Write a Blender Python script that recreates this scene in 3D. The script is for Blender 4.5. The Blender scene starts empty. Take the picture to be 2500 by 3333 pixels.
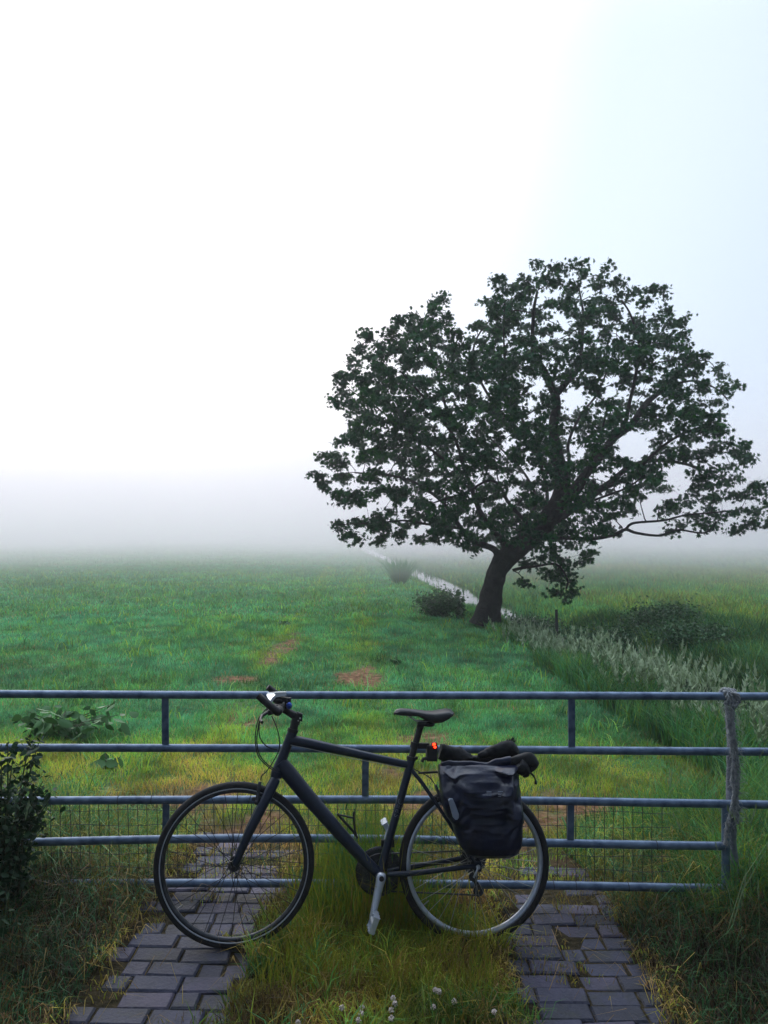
import bpy, math, random
import numpy as np
from mathutils import Vector, Matrix, noise as mnoise

R = math.radians
random.seed(7)
rng = np.random.default_rng(11)
sc = bpy.context.scene
COL = sc.collection

# ------------------------------------------------------------------ camera
H = 1.84
MIST = .10
F = 2503.0                      # focal length in photograph pixels (3333 high)
PITCH = math.atan(38.5 / F)
cd = bpy.data.cameras.new("camera")
cam = bpy.data.objects.new("camera", cd)
COL.objects.link(cam)
cam.location = (0, 0, H)
cam.rotation_euler = (R(90) + PITCH, 0, 0)
cd.sensor_fit = 'VERTICAL'
cd.sensor_height = 36
cd.lens = F / 3333 * 36
cd.clip_start = 0.05
cd.clip_end = 5000
sc.camera = cam

# ------------------------------------------------------------------ light
sc.view_settings.view_transform = 'Standard'
sc.view_settings.look = 'None'
sc.view_settings.gamma = 1
sc.view_settings.use_curve_mapping = False
sc.view_settings.exposure = 0.0
SUN_EL, SUN_AZ = R(20), R(-22)       # sun behind the fog, ahead and to the left
sun_dir = Vector((math.sin(SUN_AZ) * math.cos(SUN_EL), math.cos(SUN_AZ) * math.cos(SUN_EL), math.sin(SUN_EL)))

w = bpy.data.worlds.new("World")
sc.world = w
w.use_nodes = True
nt = w.node_tree
nt.nodes.clear()
out = nt.nodes.new('ShaderNodeOutputWorld')
bg = nt.nodes.new('ShaderNodeBackground')
nt.links.new(bg.outputs[0], out.inputs[0])
sky = nt.nodes.new('ShaderNodeTexSky')
sky.sky_type = 'NISHITA'
sky.sun_disc = False
sky.sun_elevation = SUN_EL
sky.sun_rotation = SUN_AZ
sky.air_density = 1.6
sky.dust_density = 4.0
sky.ozone_density = 2.0
tc = nt.nodes.new('ShaderNodeTexCoord')
dot = nt.nodes.new('ShaderNodeVectorMath'); dot.operation = 'DOT_PRODUCT'
gd = Vector((-0.40, 0.75, 0.52)).normalized()
dot.inputs[1].default_value = gd
nt.links.new(tc.outputs['Generated'], dot.inputs[0])
ramp = nt.nodes.new('ShaderNodeValToRGB')          # thin layer of mist and cloud lit from the sun's side
ramp.color_ramp.interpolation = 'EASE'
e = ramp.color_ramp.elements
mr = nt.nodes.new('ShaderNodeMapRange')
mr.inputs['From Min'].default_value = -1
mr.inputs['From Max'].default_value = 1
nt.links.new(dot.outputs['Value'], mr.inputs['Value'])
nt.links.new(mr.outputs['Result'], ramp.inputs['Fac'])
e[0].position = 0.0; e[0].color = (0.13, 0.19, 0.30, 1)
e[1].position = 1.0; e[1].color = (1.45, 1.45, 1.45, 1)
for p, c in ((0.5, (0.44, 0.54, 0.76, 1)), (0.78, (0.82, 0.96, 1.17, 1)), (0.885, (0.96, 1.10, 1.28, 1)), (0.95, (1.38, 1.34, 1.44, 1))):
    el = e.new(p); el.color = c
sk = nt.nodes.new('ShaderNodeVectorMath'); sk.operation = 'SCALE'
sk.inputs['Scale'].default_value = 0.08
nt.links.new(sky.outputs[0], sk.inputs[0])
mx = nt.nodes.new('ShaderNodeMix'); mx.data_type = 'RGBA'
mx.inputs['Factor'].default_value = 0.86
nt.links.new(sk.outputs[0], mx.inputs['A'])
sep = nt.nodes.new('ShaderNodeSeparateXYZ'); nt.links.new(tc.outputs['Generated'], sep.inputs[0])
zen = nt.nodes.new('ShaderNodeMapRange'); zen.interpolation_type = 'SMOOTHSTEP'      # overcast skies are brightest overhead
zen.inputs['From Min'].default_value = 0.50; zen.inputs['From Max'].default_value = 1.0
zen.inputs['To Min'].default_value = 1.0; zen.inputs['To Max'].default_value = 3.0
nt.links.new(sep.outputs['Z'], zen.inputs['Value'])
zs = nt.nodes.new('ShaderNodeVectorMath'); zs.operation = 'SCALE'
nt.links.new(ramp.outputs[0], zs.inputs[0]); nt.links.new(zen.outputs['Result'], zs.inputs['Scale'])
nt.links.new(zs.outputs[0], mx.inputs['B'])
nt.links.new(mx.outputs['Result'], bg.inputs['Color'])
bg.inputs['Strength'].default_value = 1.0

sl = bpy.data.lights.new("sun", 'SUN')
sl.energy = 0.5
sl.angle = R(25)
sl.color = (1.0, 0.98, 0.94)
so = bpy.data.objects.new("sun", sl)
COL.objects.link(so)
so.rotation_euler = sun_dir.to_track_quat('Z', 'Y').to_euler()
so.location = (-5, 5, 12)

try:
    sc.cycles.volume_bounces = 3
    sc.cycles.volume_step_rate = .12
    sc.cycles.volume_max_steps = 256
    sc.cycles.max_bounces = 6
    sc.cycles.transparent_max_bounces = 8
except Exception:
    pass

# ------------------------------------------------------------------ helpers
cp, sp = math.cos(PITCH), math.sin(PITCH)
def ray(px, py):
    a = (px - 1250) / F; b = (1666.5 - py) / F
    return Vector((a, cp - b * sp, sp + b * cp))
def P(px, py, D):
    """point of the place at distance D (world y) seen at that spot of the photograph"""
    d = ray(px, py)
    t = D / d.y
    return Vector((d.x * t, D, H + d.z * t))

def tag(o, label=None, cat=None, group=None, kind=None):
    if label: o['label'] = label
    if cat: o['category'] = cat
    if group: o['group'] = group
    if kind: o['kind'] = kind
    return o
def empty(name, loc, label=None, cat=None, group=None):
    o = bpy.data.objects.new(name, None)
    o.empty_display_size = 0.1
    COL.objects.link(o)
    o.location = loc
    return tag(o, label, cat, group)

class MB:
    def __init__(s): s.v = []; s.f = []; s.sm = []
    def add(s, vs, fs, smooth=True):
        n = len(s.v)
        s.v.extend([tuple(x) for x in vs])
        for f in fs:
            s.f.append(tuple(i + n for i in f)); s.sm.append(smooth)
    def tube(s, pts, rad, sides=10, cap=True, flat=1.0, flat_axis=None, smooth=True):
        pts = [Vector(p) for p in pts]
        n = len(pts)
        if not hasattr(rad, '__len__'): rad = [rad] * n
        ts = []
        for i in range(n):
            a = pts[max(0, i - 1)]; b = pts[min(n - 1, i + 1)]
            t = (b - a)
            ts.append(t.normalized() if t.length > 1e-9 else Vector((0, 0, 1)))
        ref = Vector(flat_axis) if flat_axis is not None else (Vector((0, 0, 1)) if abs(ts[0].z) < .9 else Vector((1, 0, 0)))
        vs = []
        nrm = None
        for i in range(n):
            t = ts[i]
            if flat_axis is not None or nrm is None:
                nrm = ref - t * ref.dot(t)
            else:
                nrm = nrm - t * nrm.dot(t)
            if nrm.length < 1e-6: nrm = t.orthogonal()
            nrm.normalize()
            bn = t.cross(nrm)
            for k in range(sides):
                a = 2 * math.pi * k / sides
                vs.append(pts[i] + nrm * (math.cos(a) * rad[i] * flat) + bn * (math.sin(a) * rad[i]))
        fs = []
        for i in range(n - 1):
            for k in range(sides):
                k2 = (k + 1) % sides
                fs.append((i * sides + k, i * sides + k2, (i + 1) * sides + k2, (i + 1) * sides + k))
        s.add(vs, fs, smooth)
        if cap:
            s.add(vs[:sides], [tuple(range(sides))[::-1]], False)
            s.add(vs[-sides:], [tuple(range(sides))], False)
    def prism(s, poly, nvec, smooth=False):
        """poly: list of 3D points, extruded by nvec"""
        n = len(poly); poly = [Vector(p) for p in poly]; nvec = Vector(nvec)
        vs = poly + [p + nvec for p in poly]
        fs = [tuple(range(n))[::-1], tuple(range(n, 2 * n))]
        for i in range(n):
            j = (i + 1) % n
            fs.append((i, j, j + n, i + n))
        s.add(vs, fs, smooth)
    def box(s, c, ax, ay, az, bev=0.0):
        c = Vector(c); ax = Vector(ax); ay = Vector(ay); az = Vector(az)
        vs = []
        if bev <= 0:
            for k in (-1, 1):
                for (i, j) in ((-1, -1), (1, -1), (1, 1), (-1, 1)):
                    vs.append(c + ax * i + ay * j + az * k)
            s.add(vs, [(3, 2, 1, 0), (4, 5, 6, 7), (0, 1, 5, 4), (1, 2, 6, 5), (2, 3, 7, 6), (3, 0, 4, 7)], False)
            return
        bx = bev / max(ax.length, 1e-6); by = bev / max(ay.length, 1e-6); bz = bev / max(az.length, 1e-6)
        def ring(z, q):
            sx, sy = 1 - bx * q, 1 - by * q
            o = []
            for (i, j) in ((-1, -1), (1, -1), (1, 1), (-1, 1)):
                o.append(c + ax * i * sx * (1) + ay * j * (sy - by * 0) + az * z)
            return o
        for z, q in ((-1, 1), (-(1 - bz), 0), (1 - bz, 0), (1, 1)):
            vs += ring(z, q)
        fs = [(3, 2, 1, 0), (12, 13, 14, 15)]
        for r in range(3):
            for i in range(4):
                j = (i + 1) % 4
                fs.append((r * 4 + i, r * 4 + j, (r + 1) * 4 + j, (r + 1) * 4 + i))
        s.add(vs, fs, False)
    def ell(s, c, a, b, cc, seg=14, rings=8):
        c = Vector(c); a = Vector(a); b = Vector(b); cc = Vector(cc)
        vs = [c - cc]
        for r in range(1, rings):
            ph = -math.pi / 2 + math.pi * r / rings
            for k in range(seg):
                t = 2 * math.pi * k / seg
                vs.append(c + a * (math.cos(t) * math.cos(ph)) + b * (math.sin(t) * math.cos(ph)) + cc * math.sin(ph))
        vs.append(c + cc)
        fs = []
        for k in range(seg):
            k2 = (k + 1) % seg
            fs.append((0, 1 + k2, 1 + k))
            for r in range(rings - 2):
                o = 1 + r * seg
                fs.append((o + k, o + k2, o + seg + k2, o + seg + k))
            fs.append((1 + (rings - 2) * seg + k, 1 + (rings - 2) * seg + k2, len(vs) - 1))
        s.add(vs, fs, True)
    def ringprof(s, c, u, v, wv, prof, seg=72):
        """closed lathe: prof = list of (radius, axial) closed loop, axis wv"""
        c = Vector(c); n = len(prof); vs = []
        for k in range(seg):
            a = 2 * math.pi * k / seg
            d = u * math.cos(a) + v * math.sin(a)
            for (r, z) in prof:
                vs.append(c + d * r + wv * z)
        fs = []
        for k in range(seg):
            k2 = (k + 1) % seg
            for i in range(n):
                j = (i + 1) % n
                fs.append((k * n + i, k2 * n + i, k2 * n + j, k * n + j))
        s.add(vs, fs, True)
    def build(s, name, mat, parent=None, autosmooth=False):
        org = Vector((0, 0, 0)); q = parent
        while q is not None:
            org += q.location; q = q.parent
        me = bpy.data.meshes.new(name)
        me.from_pydata([tuple(Vector(p) - org) for p in s.v], [], s.f)
        me.polygons.foreach_set('use_smooth', s.sm)
        me.update()
        if mat: me.materials.append(mat)
        o = bpy.data.objects.new(name, me)
        COL.objects.link(o)
        if parent: o.parent = parent
        return o

def np_mesh(name, verts, faces_idx, loop_tot, mat, parent=None, attrs=None, smooth=False, org=(0, 0, 0)):
    """verts (n,3); faces_idx flat array, loop_tot per-face array"""
    me = bpy.data.meshes.new(name)
    verts = np.asarray(verts, dtype=np.float32) - np.asarray(org, dtype=np.float32)
    me.vertices.add(len(verts))
    me.vertices.foreach_set('co', verts.ravel())
    me.loops.add(len(faces_idx))
    me.loops.foreach_set('vertex_index', np.asarray(faces_idx, dtype=np.int32))
    me.polygons.add(len(loop_tot))
    st = np.concatenate(([0], np.cumsum(loop_tot)[:-1])).astype(np.int32)
    me.polygons.foreach_set('loop_start', st)
    try: me.polygons.foreach_set('loop_total', np.asarray(loop_tot, dtype=np.int32))
    except Exception: pass
    me.update(calc_edges=True)
    if smooth: me.polygons.foreach_set('use_smooth', np.ones(len(loop_tot), dtype=bool))
    for k, val in (attrs or {}).items():
        a = me.attributes.new(k, 'FLOAT', 'POINT')
        a.data.foreach_set('value', np.asarray(val, dtype=np.float32))
    if mat: me.materials.append(mat)
    o = bpy.data.objects.new(name, me)
    COL.objects.link(o)
    if parent: o.parent = parent
    return o

def mat(name, c1, c2=None, scale=20, rough=.7, metal=0., bump=0., bscale=None, detail=4, spec=.5, attr=None, stops=None, sub=None, coat=0., dist=0.01, val=False):
    m = bpy.data.materials.new(name); m.use_nodes = True
    n = m.node_tree; b = n.nodes['Principled BSDF']
    b.inputs['Roughness'].default_value = rough
    b.inputs['Metallic'].default_value = metal
    b.inputs['Specular IOR Level'].default_value = spec
    if coat: b.inputs['Coat Weight'].default_value = coat
    t = n.nodes.new('ShaderNodeTexCoord')
    nz = n.nodes.new('ShaderNodeTexNoise'); nz.inputs['Scale'].default_value = scale; nz.inputs['Detail'].default_value = detail
    n.links.new(t.outputs['Object'], nz.inputs['Vector'])
    r = n.nodes.new('ShaderNodeValToRGB')
    if attr:
        at = n.nodes.new('ShaderNodeAttribute'); at.attribute_name = attr
        n.links.new(at.outputs['Fac'], r.inputs['Fac'])
    else:
        n.links.new(nz.outputs['Fac'], r.inputs['Fac'])
    el = r.color_ramp.elements
    if stops:
        el[0].position = stops[0][0]; el[0].color = (*stops[0][1], 1)
        el[1].position = stops[-1][0]; el[1].color = (*stops[-1][1], 1)
        for p_, c_ in stops[1:-1]:
            x = el.new(p_); x.color = (*c_, 1)
    else:
        el[0].position = .3; el[0].color = (*c1, 1)
        el[1].position = .7; el[1].color = (*(c2 or c1), 1)
    cs = r.outputs['Color']
    if val:
        a2 = n.nodes.new('ShaderNodeAttribute'); a2.attribute_name = 'val'
        vm = n.nodes.new('ShaderNodeVectorMath'); vm.operation = 'SCALE'
        n.links.new(cs, vm.inputs[0]); n.links.new(a2.outputs['Fac'], vm.inputs['Scale']); cs = vm.outputs[0]
    n.links.new(cs, b.inputs['Base Color'])
    if bump:
        bn = n.nodes.new('ShaderNodeBump'); bn.inputs['Strength'].default_value = bump
        bn.inputs['Distance'].default_value = dist
        nz2 = n.nodes.new('ShaderNodeTexNoise'); nz2.inputs['Scale'].default_value = bscale or scale * 3; nz2.inputs['Detail'].default_value = 5
        n.links.new(t.outputs['Object'], nz2.inputs['Vector'])
        n.links.new(nz2.outputs['Fac'], bn.inputs['Height'])
        n.links.new(bn.outputs[0], b.inputs['Normal'])
    if sub:   # leaf translucency: a share of light passes through thin blades
        tr = n.nodes.new('ShaderNodeBsdfTranslucent')
        n.links.new(cs, tr.inputs['Color'])
        ms = n.nodes.new('ShaderNodeMixShader'); ms.inputs[0].default_value = sub
        n.links.new(b.outputs[0], ms.inputs[1]); n.links.new(tr.outputs[0], ms.inputs[2])
        n.links.new(ms.outputs[0], n.nodes['Material Output'].inputs['Surface'])
    return m
def emit(name, c, s):
    m = bpy.data.materials.new(name); m.use_nodes = True
    b = m.node_tree.nodes['Principled BSDF']
    b.inputs['Base Color'].default_value = (*c, 1)
    b.inputs['Emission Color'].default_value = (*c, 1)
    b.inputs['Emission Strength'].default_value = s
    return m

GRASS_STOPS = [(0, (.035, .022, .008)), (.12, (.07, .045, .015)), (.25, (.30, .19, .07)), (.38, (.36, .29, .045)), (.55, (.24, .32, .03)), (.75, (.085, .25, .06)), (1, (.075, .25, .12))]
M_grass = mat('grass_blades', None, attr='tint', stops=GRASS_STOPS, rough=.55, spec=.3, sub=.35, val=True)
M_culm = mat('grass_culms', None, attr='tint', stops=GRASS_STOPS, rough=.6, spec=.2, sub=.55)
M_leaf = mat('maple_leaf', None, attr='tint', stops=[(0, (.005, .034, .014)), (.5, (.009, .072, .022)), (1, (.026, .115, .014))], rough=.5, spec=.12, sub=.22)
M_weed = mat('weed_leaf', None, attr='tint', stops=[(0, (.016, .05, .018)), (.5, (.045, .13, .035)), (1, (.09, .21, .07))], rough=.5, spec=.4, sub=.15)
M_bark = mat('bark', (.012, .011, .011), (.03, .027, .025), scale=9, rough=.95, spec=.15, bump=.9, bscale=22, dist=.05)
M_galv = mat('galvanised_steel', (.065, .105, .18), (.19, .265, .38), scale=22, rough=.42, metal=.35, bump=.12, bscale=160, detail=8, dist=.003)
M_wire = mat('wire', (.04, .045, .05), (.08, .08, .08), rough=.6, metal=.5)
M_frame = mat('frame_paint', (.006, .013, .032), (.010, .020, .044), scale=60, rough=.34, spec=.5)
M_black = mat('black_plastic', (.008, .008, .009), (.014, .014, .015), scale=60, rough=.5)
M_rubber = mat('rubber', (.010, .010, .012), (.018, .018, .019), scale=90, rough=.75, bump=.2, bscale=300, dist=.002)
M_alu = mat('polished_aluminium', (.50, .55, .64), (.62, .66, .74), scale=40, rough=.38, metal=.6)
M_alu_d = mat('dark_aluminium', (.05, .055, .06), (.09, .09, .10), scale=40, rough=.35, metal=.7)
M_chrome = mat('spoke_steel', (.35, .35, .34), (.45, .45, .42), rough=.3, metal=.8)
M_strip = mat('reflective_strip', (.38, .41, .45), (.45, .48, .52), rough=.35)
M_bag = mat('pannier_tarpaulin', (.003, .005, .018), (.006, .010, .036), scale=14, rough=.30, spec=.5, bump=.3, bscale=9, dist=.03)
M_bag2 = mat('pannier_fabric', (.007, .008, .010), (.012, .013, .015), scale=30, rough=.7, bump=.4, bscale=14, dist=.03)
M_refl = mat('grey_reflector', (.22, .26, .33), (.28, .32, .40), rough=.3)
M_saddle = mat('saddle_vinyl', (.012, .014, .017), (.02, .022, .026), rough=.42)
M_rope = mat('frayed_rope', (.20, .215, .235), (.46, .48, .48), scale=45, rough=.95, bump=.8, bscale=90, dist=.01)
M_postw = mat('weathered_wood', (.12, .13, .155), (.26, .28, .32), scale=18, rough=.9, bump=.8, bscale=40, dist=.02)
M_darkpost = mat('dark_wood', (.015, .014, .013), (.035, .032, .03), rough=.9)
M_blue = mat('blue_bell_paint', (.01, .05, .32), (.02, .08, .42), rough=.25, metal=.4)
M_brick = mat('paving_brick', (.018, .022, .038), (.060, .060, .095), scale=7, rough=.62, bump=.7, bscale=60, detail=8, dist=.008)
_n = M_brick.node_tree; _b = _n.nodes['Principled BSDF']
_g = _n.nodes.new('ShaderNodeNewGeometry'); _r = _n.nodes.new('ShaderNodeValToRGB'); _n.links.new(_g.outputs['Random Per Island'], _r.inputs['Fac'])
_e = _r.color_ramp.elements; _e[0].color = (.45, .5, .6, 1); _e[1].color = (1.5, 1.2, 1.25, 1)
_x = _e.new(.5); _x.color = (.85, .92, 1.1, 1)
_m = _n.nodes.new('ShaderNodeMix'); _m.data_type = 'RGBA'; _m.blend_type = 'MULTIPLY'; _m.inputs['Factor'].default_value = 1
_src = _b.inputs['Base Color'].links[0].from_socket
_n.links.new(_src, _m.inputs['A']); _n.links.new(_r.outputs['Color'], _m.inputs['B'])
_z = _n.nodes.new('ShaderNodeTexNoise'); _z.inputs['Scale'].default_value = 6; _z.inputs['Detail'].default_value = 9; _z.inputs['Roughness'].default_value = .7
_n.links.new(_g.outputs['Position'], _z.inputs['Vector'])
_r2 = _n.nodes.new('ShaderNodeValToRGB'); _r2.color_ramp.elements[0].position = .52; _r2.color_ramp.elements[1].position = .66
_r2.color_ramp.elements[0].color = (0, 0, 0, 1); _r2.color_ramp.elements[1].color = (.75, .75, .75, 1)
_n.links.new(_z.outputs['Fac'], _r2.inputs['Fac'])
_m2 = _n.nodes.new('ShaderNodeMix'); _m2.data_type = 'RGBA'; _n.links.new(_r2.outputs['Color'], _m2.inputs['Factor'])
_n.links.new(_m.outputs['Result'], _m2.inputs['A']); _m2.inputs['B'].default_value = (.022, .026, .018, 1)
_n.links.new(_m2.outputs['Result'], _b.inputs['Base Color'])
M_clover = mat('clover_petal', (.50, .42, .38), (.72, .64, .58), scale=80, rough=.8)
M_reed = mat('seed_heads', None, attr='tint', stops=[(0, (.08, .15, .05)), (.5, (.20, .28, .14)), (1, (.34, .42, .26))], rough=.8, sub=.2)

# ------------------------------------------------------------------ ground
def xd(y): return 2.84 - .098 * (y - 19.2)
DIRT = [(-.28, 9.3, .28, .9), (-1.32, 7.3, .33, .45), (-1.75, 9.0, .28, .22), (.36, 6.6, .3, .3), (-1.35, 5.2, .5, .38), (.3, 5.75, .28, .2),
        (1.32, 5.2, .45, .25), (1.0, 4.35, .35, .3), (-.9, 4.6, .4, .35), (.55, 5.1, .5, .25), (-1.5, 11.5, .2, 1.4), (.9, 4.9, .4, .2)]
def fnoise(x, y, s, seed=0.):
    """cheap smooth value noise on arrays, 0..1"""
    x = np.asarray(x) * s + seed * 17.3; y = np.asarray(y) * s - seed * 9.1
    xi = np.floor(x); yi = np.floor(y); fx = x - xi; fy = y - yi
    fx = fx * fx * (3 - 2 * fx); fy = fy * fy * (3 - 2 * fy)
    def h(a, b):
        v = np.sin(a * 127.1 + b * 311.7 + seed * 74.7) * 43758.5453
        return v - np.floor(v)
    return (h(xi, yi) * (1 - fx) + h(xi + 1, yi) * fx) * (1 - fy) + (h(xi, yi + 1) * (1 - fx) + h(xi + 1, yi + 1) * fx) * fy
def dirt(x, y):
    d = np.zeros_like(np.asarray(x, dtype=float))
    j = (fnoise(x, y, 4, 3) - .5) * 1.7 + (fnoise(x, y, 11, 5) - .5) * 1.3
    for (cx, cy, rx, ry) in DIRT:
        q = ((x - cx) / rx) ** 2 + ((y - cy) / ry) ** 2
        d = np.maximum(d, np.clip(1.15 - q + j * (q < 2.2), 0, 1))
    return d
WZ = -.36
def gz(x, y):
    x = np.asarray(x, dtype=float); y = np.asarray(y, dtype=float)
    s = x - xd(y)
    z = np.interp(s, [-60, -2.0, -1.05, -.72, -.5, .5, .72, 1.3, 3, 60], [0, 0, -.06, -.40, -.6, -.6, -.40, -.16, -.1, -.1])
    near = np.clip((9 - y) / 4, 0, 1)
    z = z + near * np.clip(.012 - .033 * (x + .65), -.04, .03) * (np.abs(s) > 2)
    far = np.clip((y - 4.6) / 3, 0, 1) * np.clip(np.abs(s) - 1.2, 0, 1)
    z = z + far * ((fnoise(x, y, .45, 1) - .5) * .10 + (fnoise(x, y, 1.7, 2) - .5) * .035)
    return z
def side(a0, a1, first, grow):
    o = [a0]; st = first
    while o[-1] < a1:
        o.append(o[-1] + st); st *= grow
    return o
ys = side(1.6, 5.0, .07, 1.0); ys = ys + side(ys[-1] + .07, 880, .08, 1.028)
ys = [-55, -30, -15, -6, -2, 0, 1] + ys
sneg = [-v for v in side(1.4, 10, .09, 1.0)] ; sneg = sneg + [-v for v in side(-sneg[-1] + .1, 470, .12, 1.09)]
smid = list(np.linspace(-1.32, 1.32, 28)); spos = side(1.4, 470, .1, 1.08)
ss = np.array(sorted(sneg) + smid + spos)
ys = np.array(ys)
YY, SS = np.meshgrid(ys, ss, indexing='ij')
XX = SS + xd(YY)
ZZ = gz(XX, YY)
V = np.stack([XX.ravel(), YY.ravel(), ZZ.ravel()], 1)
ny, ns = len(ys), len(ss)
i = np.arange((ny - 1) * (ns - 1)); r_, c_ = i // (ns - 1), i % (ns - 1)
a = r_ * ns + c_
faces = np.stack([a, a + 1, a + ns + 1, a + ns], 1)
DD = dirt(V[:, 0], V[:, 1])
mg = bpy.data.materials.new('meadow_soil_and_grass'); mg.use_nodes = True
n = mg.node_tree; b = n.nodes['Principled BSDF']; b.inputs['Roughness'].default_value = .95; b.inputs['Specular IOR Level'].default_value = .15
geo = n.nodes.new('ShaderNodeNewGeometry')
def nz(scale, det=4):
    q = n.nodes.new('ShaderNodeTexNoise'); q.inputs['Scale'].default_value = scale; q.inputs['Detail'].default_value = det
    n.links.new(geo.outputs['Position'], q.inputs['Vector']); return q
def rp(src, stops):
    q = n.nodes.new('ShaderNodeValToRGB'); n.links.new(src, q.inputs['Fac'])
    el = q.color_ramp.elements
    el[0].position = stops[0][0]; el[0].color = (*stops[0][1], 1); el[1].position = stops[-1][0]; el[1].color = (*stops[-1][1], 1)
    for p_, c_2 in stops[1:-1]:
        x = el.new(p_); x.color = (*c_2, 1)
    return q
def mixc(f, a_, b_):
    q = n.nodes.new('ShaderNodeMix'); q.data_type = 'RGBA'
    n.links.new(f, q.inputs['Factor']); n.links.new(a_, q.inputs['A']); n.links.new(b_, q.inputs['B']); return q.outputs['Result']
big = rp(nz(.35, 6).outputs['Fac'], [(.3, (.045, .15, .04)), (.5, (.06, .20, .055)), (.7, (.11, .21, .05))])
fine = rp(nz(9, 8).outputs['Fac'], [(.3, (.02, .05, .015)), (.7, (.07, .15, .05))])
fc = n.nodes.new('ShaderNodeValue'); fc.outputs[0].default_value = .5
c0 = mixc(fc.outputs[0], big.outputs[0], fine.outputs[0])
soil = rp(nz(14, 8).outputs['Fac'], [(.3, (.07, .036, .016)), (.5, (.19, .10, .05)), (.72, (.32, .18, .10))])
at = n.nodes.new('ShaderNodeAttribute'); at.attribute_name = 'dirt'
c1 = mixc(at.outputs['Fac'], c0, soil.outputs[0])
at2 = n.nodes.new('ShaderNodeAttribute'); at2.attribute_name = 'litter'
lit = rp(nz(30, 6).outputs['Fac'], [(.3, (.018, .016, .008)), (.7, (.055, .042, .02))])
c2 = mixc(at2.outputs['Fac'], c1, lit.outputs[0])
n.links.new(c2, b.inputs['Base Color'])
bp = n.nodes.new('ShaderNodeBump'); bp.inputs['Distance'].default_value = .06; bp.inputs['Strength'].default_value = .8
n.links.new(nz(16, 8).outputs['Fac'], bp.inputs['Height']); n.links.new(bp.outputs[0], b.inputs['Normal'])
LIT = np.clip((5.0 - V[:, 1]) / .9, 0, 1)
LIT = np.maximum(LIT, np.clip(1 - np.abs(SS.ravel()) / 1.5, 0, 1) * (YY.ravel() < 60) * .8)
ground = np_mesh('ground', V, faces.ravel(), np.full(len(faces), 4), mg, attrs={'dirt': DD, 'litter': LIT}, smooth=True)
tag(ground, kind='structure')

# ditch water
mw = bpy.data.materials.new('ditch_water'); mw.use_nodes = True
b = mw.node_tree.nodes['Principled BSDF']; b.inputs['Base Color'].default_value = (.02, .025, .02, 1); b.inputs['Roughness'].default_value = .06; b.inputs['Specular IOR Level'].default_value = .9
nn = mw.node_tree.nodes.new('ShaderNodeTexNoise'); nn.inputs['Scale'].default_value = 5
bb = mw.node_tree.nodes.new('ShaderNodeBump'); bb.inputs['Strength'].default_value = .12; bb.inputs['Distance'].default_value = .01
mw.node_tree.links.new(nn.outputs['Fac'], bb.inputs['Height']); mw.node_tree.links.new(bb.outputs[0], b.inputs['Normal'])
wb = MB()
yy = [-20, 0, 5, 10, 20, 40, 80, 160, 320, 600]
vs = []; fs = []
for y in yy:
    vs += [(xd(y) - .80, y, WZ), (xd(y) + .80, y, WZ)]
for k in range(len(yy) - 1): fs.append((2 * k, 2 * k + 1, 2 * k + 3, 2 * k + 2))
wb.add(vs, fs, False)
tag(wb.build('water', mw), kind='structure')

# ------------------------------------------------------------------ brick tracks
def brick_track(xc0, xc1, y0, y1, half, seed):
    rs = random.Random(seed); m = MB()
    y = y0 - .7; row = 0
    while y < y1:
        t = max(0, (y - y0) / (y1 - y0)); xc = xc0 + (xc1 - xc0) * t
        dep = .098 + rs.uniform(-.003, .003)
        x = xc - half + rs.choice((0, -.05, .06)) + (.0 if row % 2 else .1)
        first = True
        while x < xc + half - .04:
            L = .2 if rs.random() < .72 else .098
            if row % 2 and first: L = .098
            first = False
            if x + L > xc + half + .09: L = .098
            zz = float(gz(x + L / 2, y + dep / 2)) + .006 + rs.uniform(-.005, .004) + .010 * mnoise.noise(Vector((x * 3, y * 3, seed)))
            if y > y1 - .4 and rs.random() < .35:
                x += L + .006; continue
            tx, ty = rs.uniform(-.022, .022), rs.uniform(-.025, .025)
            a = rs.uniform(-.05, .05)
            ax = Vector((math.cos(a), math.sin(a), tx)) * (L / 2 - .0012)
            ay = Vector((-math.sin(a), math.cos(a), ty)) * (dep / 2 - .0002)
            m.box((x + L / 2, y + dep / 2, zz - .03), ax, ay, (0, 0, .032), .007)
            x += L + .004
        y += dep + .003; row += 1
    return m
brick_track(-.90, -.80, 2.2, 4.45, .30, 3).build('brick_path', M_brick)['kind'] = 'structure'
brick_track(.74, .86, 2.2, 4.15, .29, 4).build('brick_path', M_brick)['kind'] = 'structure'
def on_track(x, y):
    a_ = (np.abs(x - (-.90 + .10 * (y - 2.2) / 2.55)) < .30) & (y < 4.3)
    b_ = (np.abs(x - (.75 + .12 * (y - 2.2) / 2.25)) < .29) & (y < 4.0)
    return a_ | b_

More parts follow.
